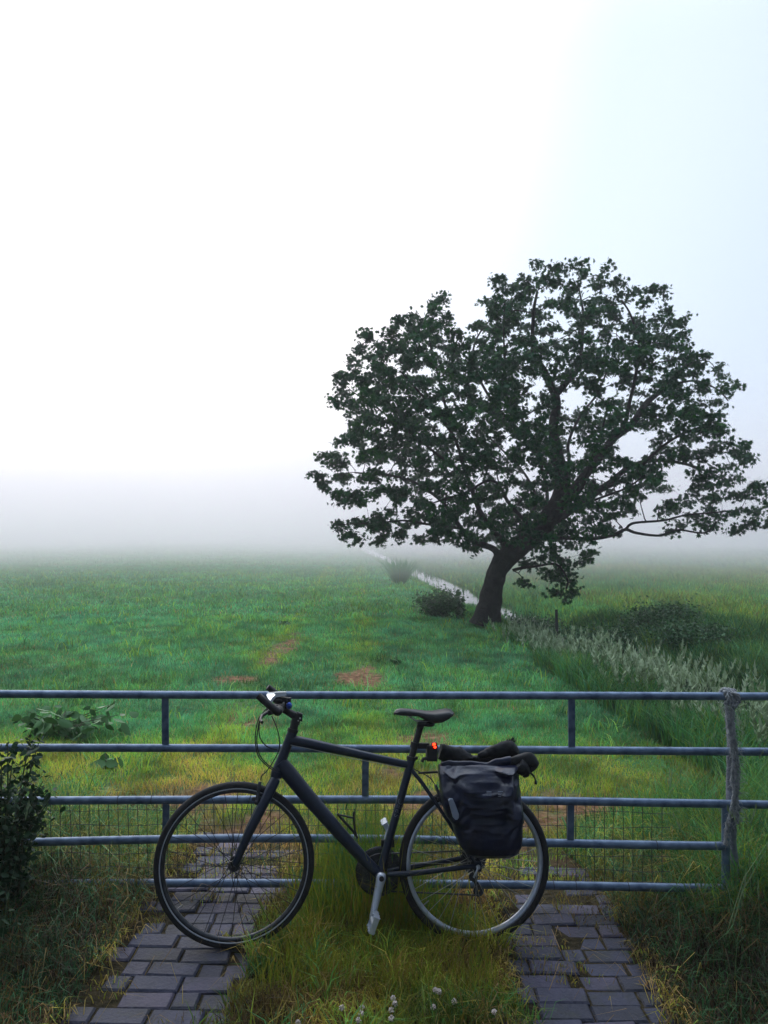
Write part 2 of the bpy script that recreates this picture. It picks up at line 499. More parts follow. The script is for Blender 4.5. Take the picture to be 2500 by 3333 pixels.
# ------------------------------------------------------------------ grass
VALS = {}; KEEP = []
def blades(x, y, h, wd, lean, tint, z=None, curl=1.0, vm=1.0):
    n_ = len(x)
    if z is None: z = gz(x, y) - .005
    az = rng.uniform(0, 2 * np.pi, n_)           # facing
    la = rng.uniform(0, 2 * np.pi, n_)           # lean dir
    cx, cy = np.cos(az) * wd * .5, np.sin(az) * wd * .5
    lx, ly = np.cos(la) * lean * h, np.sin(la) * lean * h
    base = np.stack([x, y, z], 1)
    W = np.stack([cx, cy, np.zeros(n_)], 1)
    mid = base + np.stack([lx * .35, ly * .35, h * .6], 1)
    tz = np.sqrt(np.clip(1 - lean ** 2 * .6, .15, 1))
    tip = base + np.stack([lx * 1.0, ly * 1.0, h * tz * curl], 1)
    Vv = np.stack([base - W, base + W, mid + W * .75, mid - W * .75, tip], 1).reshape(-1, 3)
    k = np.arange(n_)[:, None] * 5
    f = np.concatenate([k + np.array([[0, 1, 2, 3]]), k + np.array([[3, 2, 4]])], 1).ravel()
    lt = np.tile([4, 3], n_)
    pn = fnoise(x, y, 2.6, 61) * .8 + fnoise(x, y, 8, 62) * .9 + fnoise(x, y, .6, 63) * .5
    am = np.clip(1.15 - y / 40, .35, 1); vm = vm * (1 + .12 * np.clip((6.8 - y) / 1.5, 0, 1) * (y > 3.95))
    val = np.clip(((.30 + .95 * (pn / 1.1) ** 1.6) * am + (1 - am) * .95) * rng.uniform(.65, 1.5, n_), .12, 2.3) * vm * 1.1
    VALS[id(Vv)] = np.repeat(val, 5); KEEP.append(Vv)
    return Vv, f, lt, np.repeat(tint, 5)
class GB:
    def __init__(s): s.p = []; s.n = 0
    def add(s, q):
        V_, f, lt, t = q
        s.p.append((V_, f + s.n, lt, t, VALS.get(id(V_), np.ones(len(V_))))); s.n += len(V_)
    def build(s, name, m, label, cat, kind='stuff', parent=None, org=(0, 0, 0)):
        o = np_mesh(name, np.concatenate([q[0] for q in s.p]), np.concatenate([q[1] for q in s.p]), np.concatenate([q[2] for q in s.p]), m,
                    attrs={'tint': np.concatenate([q[3] for q in s.p]), 'val': np.concatenate([q[4] for q in s.p])}, parent=parent, org=org)
        return tag(o, label, cat, kind=kind)
def scatter(n_, y0, y1, k=.56, pad=.35):
    u = rng.uniform(0, 1, n_)
    y = np.sqrt(y0 ** 2 + u * (y1 ** 2 - y0 ** 2))
    x = rng.uniform(-1, 1, n_) * (k * y + pad)
    return x, y
def meadow_tint(x, y):
    t = .90 - .10 * np.clip((9 - y) / 4, 0, 1) + (fnoise(x, y, .7, 4) - .5) * .22 + (fnoise(x, y, 3, 6) - .5) * .25 + rng.normal(0, .07, len(x))
    ywarm = np.clip((7.0 - y) / 1.8, 0, 1)
    t = t - ywarm * .42 - ywarm * (fnoise(x, y, 1.6, 8) - .4) * .45
    for rx0, rw in ((-1.35, .28), (-.1, .3)):                                 # two faint wheel ruts running up the meadow
        t = t - .20 * np.exp(-((x - rx0 + .035 * (y - 5)) / rw) ** 2)
    rf = np.clip((x - xd(y) - 1) / 1.5, 0, 1)                             # rough field across the ditch
    t = t * (1 - rf) + rf * (.70 + (fnoise(x, y, .3, 9) - .5) * .22 + rng.normal(0, .08, len(x)))
    dead = rng.random(len(x)) < .05 + .12 * ywarm
    return np.where(dead, .25, np.clip(t, .02, 1))
G = GB()
# short meadow grass beyond the gate
for (nn_, y0, y1, hh, ww) in ((120000, 3.75, 7.5, .05, .0048), (170000, 7.0, 15, .055, .0075), (120000, 14, 34, .06, .018), (50000, 32, 75, .08, .045)):
    x, y = scatter(int(nn_ * 1.45), y0, y1, .76, .6)
    s = x - xd(y); d = dirt(x, y)
    keep = (np.abs(s) > 1.0) & (rng.random(len(x)) > d * .93) & ~on_track(x, y)
    x, y = x[keep], y[keep]; s = s[keep]
    cl = fnoise(x, y, 2.2, 12) * .7 + fnoise(x, y, 7, 13) * .6
    h = hh * (.45 + cl) * rng.uniform(.55, 1.35, len(x))
    right = np.clip((s - 1) / 1.5, 0, 1)
    h = h * (1 + right * 1.9)
    dk = 1 - .5 * np.clip((s + 3.2) / 1.6, 0, 1) * np.clip((11 - y) / 4, 0, 1) - .28 * np.clip((s - .5) / 2, 0, 1)     # darker along the near bank and in the rough field
    G.add(blades(x, y, h, ww * rng.uniform(.7, 1.3, len(x)), rng.uniform(.2, 1.0, len(x)), meadow_tint(x, y), vm=dk))
# broader tufts standing proud of the sward
cx, cy = scatter(1200, 5, 30, .7, .4)
ok = (np.abs(cx - xd(cy)) > 1.4) & (dirt(cx, cy) < .3); cx, cy = cx[ok], cy[ok]
k = 22
x = np.repeat(cx, k) + rng.normal(0, .06, len(cx) * k) * (1 + np.repeat(cy, k) / 18); y = np.repeat(cy, k) + rng.normal(0, .06, len(cx) * k) * (1 + np.repeat(cy, k) / 18)
G.add(blades(x, y, rng.uniform(.08, .2, len(x)), .007 + .0006 * y, rng.uniform(.3, 1, len(x)), np.clip(.74 + rng.normal(0, .1, len(x)), 0, 1)))
G.build('meadow_grass', M_grass, 'short green meadow grass with worn brown patches beyond the gate', 'grass')

def seed_heads(x, y, h, tint, head=.12, wid=.012, lean=.35):
    """stalks with feathery panicles: a stem blade plus many short side blades near the top"""
    z = gz(x, y); n_ = len(x)
    la = rng.uniform(0, 2 * np.pi, n_); lx, ly = np.cos(la) * lean * h, np.sin(la) * lean * h
    parts = []
    base = np.stack([x, y, z], 1); tip = base + np.stack([lx, ly, h], 1)
    az = rng.uniform(0, 2 * np.pi, n_); W = np.stack([np.cos(az), np.sin(az), 0 * az], 1) * .0022
    mid = base * .5 + tip * .5 - np.stack([lx, ly, 0 * h], 1) * .18
    Vv = np.stack([base - W, base + W, mid + W, mid - W, tip], 1).reshape(-1, 3)
    kk = np.arange(n_)[:, None] * 5
    parts.append((Vv, np.concatenate([kk + [[0, 1, 2, 3]], kk + [[3, 2, 4]]], 1).ravel(), np.tile([4, 3], n_), np.repeat(tint * .4, 5)))
    K = 16
    f = rng.uniform(0, 1, (n_, K))
    hd = (tip - mid); hl = np.linalg.norm(hd, axis=1, keepdims=True); hd = hd / hl
    pos = tip[:, None, :] - hd[:, None, :] * (f[..., None] * head)
    a_ = rng.uniform(0, 2 * np.pi, (n_, K))
    wdt = wid * (1.15 - np.abs(f - .55) * 1.6)
    outv = np.stack([np.cos(a_) * wdt, np.sin(a_) * wdt, .035 * rng.uniform(.5, 1.2, (n_, K)) * head / .12], -1)
    perp = np.stack([-np.sin(a_), np.cos(a_), 0 * a_], -1) * (wid * .32)
    A = pos - perp; B_ = pos + perp; C_ = pos + outv
    Vv = np.stack([A, B_, C_], 2).reshape(-1, 3)
    m_ = n_ * K; kk = np.arange(m_)[:, None] * 3
    parts.append((Vv, (kk + [[0, 1, 2]]).ravel(), np.full(m_, 3), np.repeat(np.repeat(tint, K), 3)))
    return parts
# grass on the camera's side of the gate
G = GB()
def region(n_, x0, x1, y0, y1):
    return rng.uniform(x0, x1, n_), rng.uniform(y0, y1, n_)
# the middle strip between the brick tracks, green turf
x, y = region(24000, -.66, .52, 1.3, 3.7)
e_ = .06 * (fnoise(x, y, 9, 21) - .5)
keep = (x > -.60 + .04 * (y - 2.2) + e_) & (x < .47 + .05 * (y - 2.2) + e_); x, y = x[keep], y[keep]
tt = .40 + (fnoise(x, y, 3.5, 22) - .5) * .65 + rng.normal(0, .10, len(x))
G.add(blades(x, y, (.04 + .08 * fnoise(x, y, 4, 23)) * rng.uniform(.5, 1.4, len(x)), .004 * rng.uniform(.7, 1.5, len(x)), rng.uniform(.2, 1.1, len(x)), np.clip(tt, .05, 1), vm=.62))  # low vm paints foreground shade into the turf colour
GM = G; G = GB()
# tall yellow green culms standing through the gate between the wheels
x, y = region(7000, -.60, .55, 3.42, 4.05)
keep = rng.random(len(x)) < np.exp(-((x + .08) / .36) ** 4); x, y = x[keep], y[keep]
keep = fnoise(x, y, 9, 71) > .30; x, y = x[keep], y[keep]
hh = (.13 + .34 * np.exp(-((x + .1) / .30) ** 2)) * (.35 + .9 * fnoise(x, y, 6, 72)) * rng.uniform(.4, 1.25, len(x))
G.add(blades(x, y, hh, .0034 * rng.uniform(.7, 1.4, len(x)), rng.uniform(.05, .7, len(x)), np.clip(.40 + .35 * fnoise(x, y, 5, 73) + rng.normal(0, .10, len(x)), 0, 1)))
sx2 = rng.uniform(-.5, .42, 60); sy2 = rng.uniform(3.45, 3.8, 60)
for q in seed_heads(sx2, sy2, rng.uniform(.25, .5, 60), rng.uniform(.9, 1.3, 60), head=.08, wid=.006, lean=.25): G.add(q)
x, y = region(2200, -.5, .45, 3.0, 3.5)
G.add(blades(x, y, .13 * rng.uniform(.5, 1.4, len(x)), .0035, rng.uniform(.1, .6, len(x)), np.clip(.5 + rng.normal(0, .1, len(x)), 0, 1)))
G.build('tall_grass', M_culm, 'tall yellow green grass culms standing before the gate between the wheels', 'grass')
G = GM
# verges left and right: dead brown grass with green coming through
for (x0, x1) in ((-2.3, -1.1), (1.0, 2.4)):
    x, y = region(34000, x0, x1, 1.4, 4.6)
    keep = ~on_track(x, y) & (np.abs(x) > 1.05 + .10 * fnoise(x, y, 5, 31) + .05 * (3.4 - y)); x, y = x[keep], y[keep]
    q = fnoise(x, y, 2.2, 32)
    edge = np.clip((np.abs(x) - 1.25) / .6, 0, 1)
    back = np.clip((y - 3.4) / .8, 0, 1)
    tt = .02 + .16 * q + .5 * np.maximum(edge * .35, back * .8) + rng.normal(0, .10, len(x))
    h = (.05 + .07 * fnoise(x, y, 3, 33) + .12 * edge + .10 * back) * rng.uniform(.4, 1.5, len(x))
    G.add(blades(x, y, h, .0042 * rng.uniform(.6, 1.5, len(x)), rng.uniform(.3, 1.3, len(x)), np.clip(np.where(rng.random(len(x)) < .45, .8 + .1 * q, tt), 0, .95), curl=.8, vm=.36 + .3 * np.clip((y - 3.3) / .9, 0, 1)))  # vm paints deep shade into the verge blades, easing off past the gate
# tall green weeds at the right gate end and in the left corner
for (x0, x1, y0, y1, nn_, hmax, tn) in ((1.15, 2.6, 3.55, 4.9, 9000, .42, .62), (-2.7, -1.35, 3.4, 4.6, 7000, .33, .66), (1.5, 2.4, 2.9, 3.6, 3500, .28, .6), (-2.3, -1.45, 2.6, 3.5, 4500, .25, .66)):
    x, y = region(nn_, x0, x1, y0, y1)
    edge = np.clip((np.abs(x) - min(abs(x0), abs(x1)) + .05) / .7, .15, 1)
    G.add(blades(x, y, hmax * edge * rng.uniform(.35, 1.15, len(x)), .006 * rng.uniform(.6, 1.5, len(x)), rng.uniform(.2, .9, len(x)), np.clip(tn + .12 + rng.normal(0, .1, len(x)), 0, 1), vm=.42 if y1 < 3.7 else .6))  # vm darkens the weeds with painted shade, most in the near corners
# ragged tufts at the track edges and in the strip
tcx = rng.uniform(-.75, .65, 150); tcy = rng.uniform(2.25, 3.6, 150)
sel = ~on_track(tcx, tcy) | (rng.random(150) < .18); tcx, tcy = tcx[sel], tcy[sel]; kk_ = 34
x = np.repeat(tcx, kk_) + rng.normal(0, .028, len(tcx) * kk_); y = np.repeat(tcy, kk_) + rng.normal(0, .028, len(tcx) * kk_)
G.add(blades(x, y, np.repeat(rng.uniform(.06, .17, len(tcx)), kk_) * rng.uniform(.5, 1.2, len(x)), .0045 * rng.uniform(.7, 1.5, len(x)), rng.uniform(.3, 1.2, len(x)), np.clip(np.repeat(rng.uniform(.3, .85, len(tcx)), kk_) + rng.normal(0, .06, len(x)), 0, 1)))
for sx_ in (-1.22, -.58, .44, 1.08):      # straw and runners creeping over the brick edges
    y = rng.uniform(2.2, 4.5, 1500); x = sx_ + .10 * (y - 2.2) / 2.4 + rng.normal(0, .035, 1500)
    keep = fnoise(x * .3, y, 3.5, 44) > .4; x, y = x[keep], y[keep]
    G.add(blades(x, y, rng.uniform(.03, .10, len(x)), .004 * rng.uniform(.7, 1.4, len(x)), rng.uniform(.5, 1.5, len(x)), np.clip(.25 + rng.normal(0, .18, len(x)), 0, .9), z=gz(x, y) + .008, curl=.6))
# moss and small grass in the brick joints
x, y = region(16000, -1.3, 1.3, 2.2, 4.6)
keep = on_track(x, y) & (fnoise(x, y, 5, 41) > .60); x, y = x[keep], y[keep]
G.add(blades(x, y, .03 * rng.uniform(.4, 1.6, len(x)), .0035, rng.uniform(.3, 1.1, len(x)), np.clip(.35 + rng.normal(0, .15, len(x)), 0, 1), z=gz(x, y) + .005, vm=.8))
# loose straws lying about
x, y = region(420, -1.9, 1.9, 2.3, 4.2)
G.add(blades(x, y, rng.uniform(.05, .16, len(x)), .0026, rng.uniform(1.3, 1.7, len(x)), rng.uniform(.2, .34, len(x)), z=gz(x, y) + .02, curl=.25))
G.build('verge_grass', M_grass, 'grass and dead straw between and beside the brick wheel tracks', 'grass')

# ------------------------------------------------------------------ vegetation along the ditch
G = GB()
for (s0, s1, y0, y1, nn_, h0, h1, t0) in ((-1.8, -.7, 4.5, 10.0, 14000, .18, .42, .78), (-1.5, -.7, 9.9, 12.5, 3500, .10, .24, .78), (-1.6, -.80, 12.5, 17, 4500, .10, .22, .78), (.7, 2.8, 5, 16, 34000, .16, .48, .76), (.7, 1.7, 16, 26, 5000, .12, .3, .74), (-1.3, -.75, 17, 60, 6000, .06, .15, .74), (.75, 1.4, 24, 60, 5000, .08, .2, .72)):
    y = rng.uniform(y0, y1, nn_); x = xd(y) + rng.uniform(s0, s1, nn_)
    q = fnoise(x, y, 1.3, 51)
    G.add(blades(x, y, (h0 + (h1 - h0) * q) * rng.uniform(.5, 1.25, nn_), (.007 + .0009 * y), rng.uniform(.15, .8, nn_), np.clip(t0 + rng.normal(0, .1, nn_), 0, 1), vm=.55 if y0 < 10 else .8))
for (y0, y1, nn_, hh_) in ((12, 20, 800, .30), (20, 50, 700, .26)):      # reeds standing in the water's edge
    y = rng.uniform(y0, y1, nn_); sg_ = np.where(rng.random(nn_) < .6, -1, 1); x = xd(y) + sg_ * np.abs(rng.normal(.52, .14, nn_))
    kp = fnoise(x * .2, y, 1.1, 81) > .42; x, y = x[kp], y[kp]
    G.add(blades(x, y, hh_ * rng.uniform(.6, 1.3, len(x)), .012 + .0009 * y, rng.uniform(.05, .45, len(x)), np.clip(.82 + rng.normal(0, .1, len(x)), 0, 1), z=np.full(len(x), WZ - .05), vm=.7))
G.build('bank_vegetation', M_grass, 'rank green grass and weeds lining both banks of the ditch', 'vegetation')
G = GB()
y = rng.uniform(5.4, 12.8, 420); x = xd(y) + rng.normal(-1.2, .2, 420)
for q in seed_heads(x, y, rng.uniform(.32, .62, 420) * np.where(y > 9.8, .55, 1), rng.uniform(.6, 1, 420), head=.22, wid=.045): G.add(q)
y = rng.uniform(6, 9, 50); x = xd(y) + rng.normal(-.9, .2, 50)
for q in seed_heads(x, y, rng.uniform(.5, .8, 50), rng.uniform(.5, 1, 50), head=.22, wid=.035): G.add(q)
G.build('seeding_grass', M_reed, 'pale feathery seed heads of tall grass along the ditch bank', 'grass')
G = GB()
x = rng.uniform(1.35, 2.3, 46); y = rng.uniform(3.05, 4.5, 46)
for q in seed_heads(x, y, rng.uniform(.35, .85, 46), rng.uniform(.3, .8, 46), head=.11, wid=.008, lean=.5): G.add(q)
x = rng.uniform(-2.1, -1.45, 16); y = rng.uniform(2.8, 4.2, 16)
for q in seed_heads(x, y, rng.uniform(.3, .6, 16), rng.uniform(.2, .5, 16), head=.10, wid=.008, lean=.6): G.add(q)
G.build('wild_oat_stalks', M_reed, 'drooping grass stalks with seed heads by the right end of the gate', 'grass')

# ------------------------------------------------------------------ leaves helper
LOBE = np.array([(0, 0), (.12, .03), (.40, -.06), (.22, .19), (.62, .32), (.27, .42), (.44, .76), (.13, .56), (0, 1.05),
                 (-.13, .56), (-.44, .76), (-.27, .42), (-.62, .32), (-.22, .19), (-.40, -.06), (-.12, .03)])
OVAL = np.array([(0, 0), (.2, .16), (.27, .42), (.17, .74), (0, 1.0), (-.17, .74), (-.27, .42), (-.2, .16)])
def leaves(pos, size, shape, up=.75, droop=.35, tint=None):
    n_ = len(pos); m_ = len(shape)
    nrm = rng.normal(0, 1, (n_, 3)); nrm /= np.linalg.norm(nrm, axis=1, keepdims=True)
    nrm = nrm * (1 - up) * 1.6 + np.array([0, 0, up]); nrm /= np.linalg.norm(nrm, axis=1, keepdims=True)
    a_ = rng.uniform(0, 2 * np.pi, n_)
    d = np.stack([np.cos(a_), np.sin(a_), -droop * rng.uniform(0, 2, n_)], 1)
    d -= nrm * (d * nrm).sum(1, keepdims=True) * .6; d /= np.linalg.norm(d, axis=1, keepdims=True)
    sd = np.cross(d, nrm); sd /= np.linalg.norm(sd, axis=1, keepdims=True)
    nn2 = np.cross(sd, d)
    S = size[:, None, None]
    Vv = pos[:, None, :] + S * (shape[None, :, 0, None] * sd[:, None, :] + (shape[None, :, 1, None] - .1) * d[:, None, :]
         + (-.35 * np.abs(shape[None, :, 0, None]) - .18 * shape[None, :, 1, None] ** 2) * nn2[:, None, :])
    idx = [(0, j, j + 1) for j in range(1, m_ - 1)]
    kk = np.arange(n_)[:, None] * m_
    f = (kk + np.array(idx).ravel()[None]).ravel()
    return Vv.reshape(-1, 3), f, np.full(n_ * len(idx), 3), np.repeat(tint if tint is not None else rng.uniform(0, 1, n_), m_)

# ------------------------------------------------------------------ the tree
def Z8(x, y): return (x * .9343 + 950, y * .9343 + 800)
TD = 14.0
tree_base = P(1572, 2042, TD); tree_base.z = float(gz(tree_base.x, TD))
tree = empty('maple_tree', tree_base, 'wide leaning maple tree in dark leaf standing alone beside the ditch', 'tree')
nodes = []   # (pos, radius)
tb = MB()
def limb(zpts, d0, d1, r0, r1, sides=9):
    n_ = len(zpts); r0 *= .8
    pts = []
    for k, (zx, zy) in enumerate(zpts):
        t = k / (n_ - 1)
        px, py = Z8(zx, zy)
        pts.append(P(px, py, TD + d0 + (d1 - d0) * t ** 1.2))
    fine = []; rad = []
    tot = (n_ - 1) * 6
    for q in range(tot + 1):
        u = q / 6; k = min(int(u), n_ - 2); f = u - k
        p0 = pts[max(0, k - 1)]; p1 = pts[k]; p2 = pts[k + 1]; p3 = pts[min(n_ - 1, k + 2)]
        p = .5 * ((2 * p1) + (p2 - p0) * f + (2 * p0 - 5 * p1 + 4 * p2 - p3) * f * f + (3 * p1 - p0 - 3 * p2 + p3) * f ** 3)
        t = q / tot
        r = r0 + (r1 - r0) * t ** .85
        j = mnoise.noise_vector(p * 2.2) * min(.10, r * .7) * (1 if 0 < q else 0)
        fine.append(p + j); rad.append(r * (1 + .12 * mnoise.noise(p * 4)))
        nodes.append((p + j, r))
    tb.tube(fine, rad, sides)
# trunk with flared foot
tr = [(675, 1322), (690, 1250), (702, 1180), (722, 1120), (760, 1075), (815, 1030), (872, 980), (915, 915), (938, 860)]
pts = [P(*Z8(*q), TD) for q in tr]
fine = []; rad = []
RR = [.31, .20, .178, .185, .20, .19, .165, .15, .135]
for q in range((len(pts) - 1) * 8 + 1):
    u = q / 8; k = min(int(u), len(pts) - 2); f = u - k
    p0 = pts[max(0, k - 1)]; p1 = pts[k]; p2 = pts[k + 1]; p3 = pts[min(len(pts) - 1, k + 2)]
    fine.append(.5 * ((2 * p1) + (p2 - p0) * f + (2 * p0 - 5 * p1 + 4 * p2 - p3) * f * f + (3 * p1 - p0 - 3 * p2 + p3) * f ** 3))
    rad.append(RR[k] * (1 - f) + RR[k + 1] * f)
ns0 = len(tb.v); tb.tube(fine, rad, 36)
for k in range(ns0, len(tb.v)):     # bark ridges
    p = Vector(tb.v[k]); c = min(fine, key=lambda q: (q - p).length)
    d = p - c
    a = math.atan2(d.y, d.x)
    rg = .03 * mnoise.noise(Vector((math.cos(a) * 5, math.sin(a) * 5, p.z * 1.3))) + .025 * mnoise.noise(p * 6)
    tb.v[k] = tuple(p + d.normalized() * rg)
for p, r in zip(fine, rad): nodes.append((p, r))
limb([(938, 860), (936, 770), (915, 690), (912, 600), (915, 520), (880, 440), (850, 395), (838, 320), (842, 240), (855, 160)], 0, -.5, .16, .02)
limb([(915, 520), (960, 470), (1000, 420), (1010, 330), (1015, 240), (1000, 150)], 0, .8, .085, .015)
limb([(872, 980), (940, 885), (1000, 820), (1100, 700), (1190, 610), (1240, 540), (1300, 490), (1360, 430), (1420, 400)], 0, .5, .15, .02)
limb([(1100, 700), (1150, 640), (1180, 540), (1200, 440), (1210, 340), (1180, 240), (1150, 190)], .15, -.8, .06, .013)
limb([(880, 985), (960, 930), (1080, 850), (1180, 770), (1280, 745), (1400, 770), (1500, 810)], 0, 1.2, .11, .015)
limb([(1080, 850), (1180, 800), (1290, 700), (1400, 640), (1490, 610)], .3, -.9, .05, .012)
limb([(860, 1010), (960, 1020), (1060, 1020), (1120, 1008), (1162, 988), (1200, 1000), (1280, 1010), (1340, 990), (1440, 1000), (1480, 960)], 0, -.6, .055, .012)
limb([(1162, 988), (1190, 965), (1290, 958), (1360, 940), (1460, 930), (1560, 920)], -.3, -.2, .035, .01)
limb([(725, 1110), (715, 1070), (690, 1050), (640, 1030), (590, 985), (540, 910), (440, 830), (340, 800), (220, 790)], 0, .6, .095, .015)
limb([(590, 985), (500, 975), (400, 958), (300, 965), (150, 972)], .15, -.7, .04, .008)
limb([(755, 1085), (735, 1030), (700, 990), (650, 910), (610, 800), (560, 660), (470, 540), (380, 440)], 0, -1.0, .085, .014)
limb([(610, 800), (500, 720), (400, 640), (290, 560), (200, 500)], -.6, .9, .04, .01)
limb([(560, 660), (530, 540), (500, 420), (480, 320), (500, 230)], -.7, .2, .035, .01)
limb([(915, 800), (850, 722), (790, 645), (700, 545), (640, 430), (640, 330), (700, 250)], 0, 1.0, .06, .012)
limb([(905, 790), (870, 780), (860, 700), (800, 600), (750, 480), (740, 350), (740, 200)], 0, -1.2, .05, .012)
limb([(940, 860), (965, 760), (965, 690), (1000, 600), (1060, 520), (1100, 430), (1130, 340)], 0, 1.3, .05, .012)
limb([(880, 970), (890, 860), (870, 770), (880, 700)], 0, 1.6, .05, .02)
limb([(790, 1050), (820, 960), (850, 880), (800, 780), (720, 700), (660, 640)], 0, 1.8, .05, .012)
limb([(900, 940), (1000, 860), (1040, 760), (1080, 640), (1100, 560)], 0, -1.9, .05, .012)
limb([(850, 1000), (760, 900), (700, 820), (600, 860), (480, 900)], 0, -1.7, .05, .012)
limb([(900, 930), (1010, 900), (1150, 850), (1230, 800)], 0, -2.0, .04, .012)
limb([(1300, 490), (1400, 470), (1480, 500), (1520, 540)], .4, -.5, .03, .01)
limb([(770, 1132), (810, 1122), (850, 1118), (920, 1110), (960, 1160), (955, 1200)], -.05, -.7, .04, .01)
OUT = [(70, 820), (95, 740), (150, 690), (190, 650), (215, 600), (160, 560), (150, 510), (130, 460), (175, 440), (215, 430), (205, 385), (240, 350), (230, 320), (300, 300), (370, 290), (375, 255),
       (440, 230), (470, 200), (490, 165), (540, 175), (545, 220), (555, 280), (590, 335), (622, 285), (650, 235), (690, 200), (710, 160), (705, 85), (750, 85), (790, 110), (850, 65), (900, 60), (940, 38), (1000, 60),
       (1020, 90), (1060, 100), (1090, 60), (1140, 75), (1130, 120), (1150, 150), (1220, 150), (1280, 140), (1322, 180), (1310, 220), (1370, 250), (1380, 320), (1430, 370), (1500, 410), (1530, 460), (1570, 480),
       (1530, 510), (1500, 570), (1490, 600), (1510, 640), (1560, 660), (1600, 710), (1580, 760), (1600, 820), (1650, 890), (1690, 930), (1650, 985), (1600, 985), (1560, 1005), (1480, 985), (1400, 960), (1320, 1010),
       (1290, 960), (1290, 880), (1240, 850), (1200, 920), (1150, 940), (1080, 950), (1120, 990), (1060, 1000), (1060, 1060), (1030, 1110), (960, 1100), (1000, 1160), (1000, 1190), (958, 1216), (915, 1200), (905, 1165),
       (870, 1120), (810, 1190), (800, 1160), (830, 1110), (850, 1060), (790, 1050), (720, 1030), (640, 1070), (560, 1010), (430, 1025), (290, 1040), (180, 1020), (125, 970), (240, 960), (330, 935), (370, 905), (240, 910), (150, 880), (100, 850)]
def inside(x, y, poly):
    c = False; j = len(poly) - 1
    for k in range(len(poly)):
        xi, yi = poly[k]; xj, yj = poly[j]
        if (yi > y) != (yj > y) and x < (xj - xi) * (y - yi) / (yj - yi) + xi: c = not c
        j = k
    return c
# (x, y, rx, ry, how empty) thin places in the crown
GAPS = [(965, 545, 50, 55, 1), (290, 630, 42, 22, 1), (745, 690, 45, 50, .9), (680, 480, 35, 30, .8), (985, 700, 38, 70, .9), (880, 250, 80, 90, .55), (1120, 470, 55, 45, .75), (1200, 540, 60, 55, .6),
        (1165, 690, 60, 60, .9), (1330, 800, 70, 45, .9), (1245, 900, 50, 40, .8), (600, 750, 25, 18, .8), (840, 560, 40, 70, .4), (1000, 300, 50, 60, .5), (520, 900, 50, 22, .6), (355, 905, 60, 22, 1), (900, 880, 50, 60, .4),
        (1130, 810, 60, 45, .6), (830, 800, 60, 50, .45), (780, 330, 40, 50, .5), (560, 500, 30, 40, .5), (1440, 760, 40, 25, .7), (1260, 640, 60, 40, .5), (880, 430, 60, 60, .35), (1060, 590, 25, 60, .5), (1150, 1050, 60, 60, 1), (588, 265, 38, 75, 1), (640, 215, 25, 25, .8), (1060, 75, 22, 40, .8), (1180, 130, 30, 25, .7), (250, 400, 22, 25, .6), (1540, 640, 40, 20, .7), (520, 300, 25, 25, .7), (430, 480, 28, 20, .7), (330, 520, 30, 18, .6), (820, 470, 28, 40, .7), (930, 330, 30, 60, .6), (1060, 330, 30, 50, .6), (1150, 300, 30, 40, .5), (1300, 560, 40, 40, .6), (1390, 560, 30, 30, .5), (440, 700, 30, 22, .6), (620, 620, 30, 25, .7), (760, 880, 30, 30, .6), (640, 970, 25, 20, .6), (1330, 870, 60, 30, .7), (990, 830, 30, 25, .8), (1480, 680, 30, 30, .5), (200, 760, 30, 20, .6), (900, 160, 25, 30, .5)]
clumps = []
tries = 0
rt = random.Random(5)
while tries < 26000 and len(clumps) < 700:
    tries += 1
    zx, zy = rt.uniform(60, 1700), rt.uniform(30, 1245)
    if not inside(zx, zy, OUT): continue
    mn = 34
    skip = False
    for (gx, gy, rx, ry, e_) in GAPS:
        if ((zx - gx) / rx) ** 2 + ((zy - gy) / ry) ** 2 < 1 and rt.random() < e_ ** .22: skip = True; break
    if skip: continue
    q = math.hypot((zx - 850) / 800, (zy - 620) / 560)
    T = 2.7 * math.sqrt(max(.04, 1 - min(q, 1) ** 2))
    if zy > 1040: T = .5
    dz = rt.uniform(-T, T)
    ok = True
    for (ax, ay, ad) in clumps:
        if abs(ax - zx) < mn and abs(ay - zy) < mn and (ax - zx) ** 2 + (ay - zy) ** 2 < mn * mn * (1 if q > .8 else (.8 if abs(ad - dz) < 1.2 else .35)):
            ok = False; break
    if not ok: continue
    clumps.append((zx, zy, dz))
LP = []; LS = []; LT = []
_nn = np.array([tuple(p) for p, r in nodes])
def _dsk(q):
    c_ = P(*Z8(q[0], q[1]), TD + q[2]); return float(np.linalg.norm(_nn - np.array(c_), axis=1).min())
clumps.sort(key=_dsk)
NP_ = np.zeros((len(nodes) + len(clumps) * 3, 3)); NP_[:len(nodes)] = _nn; ncount = len(nodes)
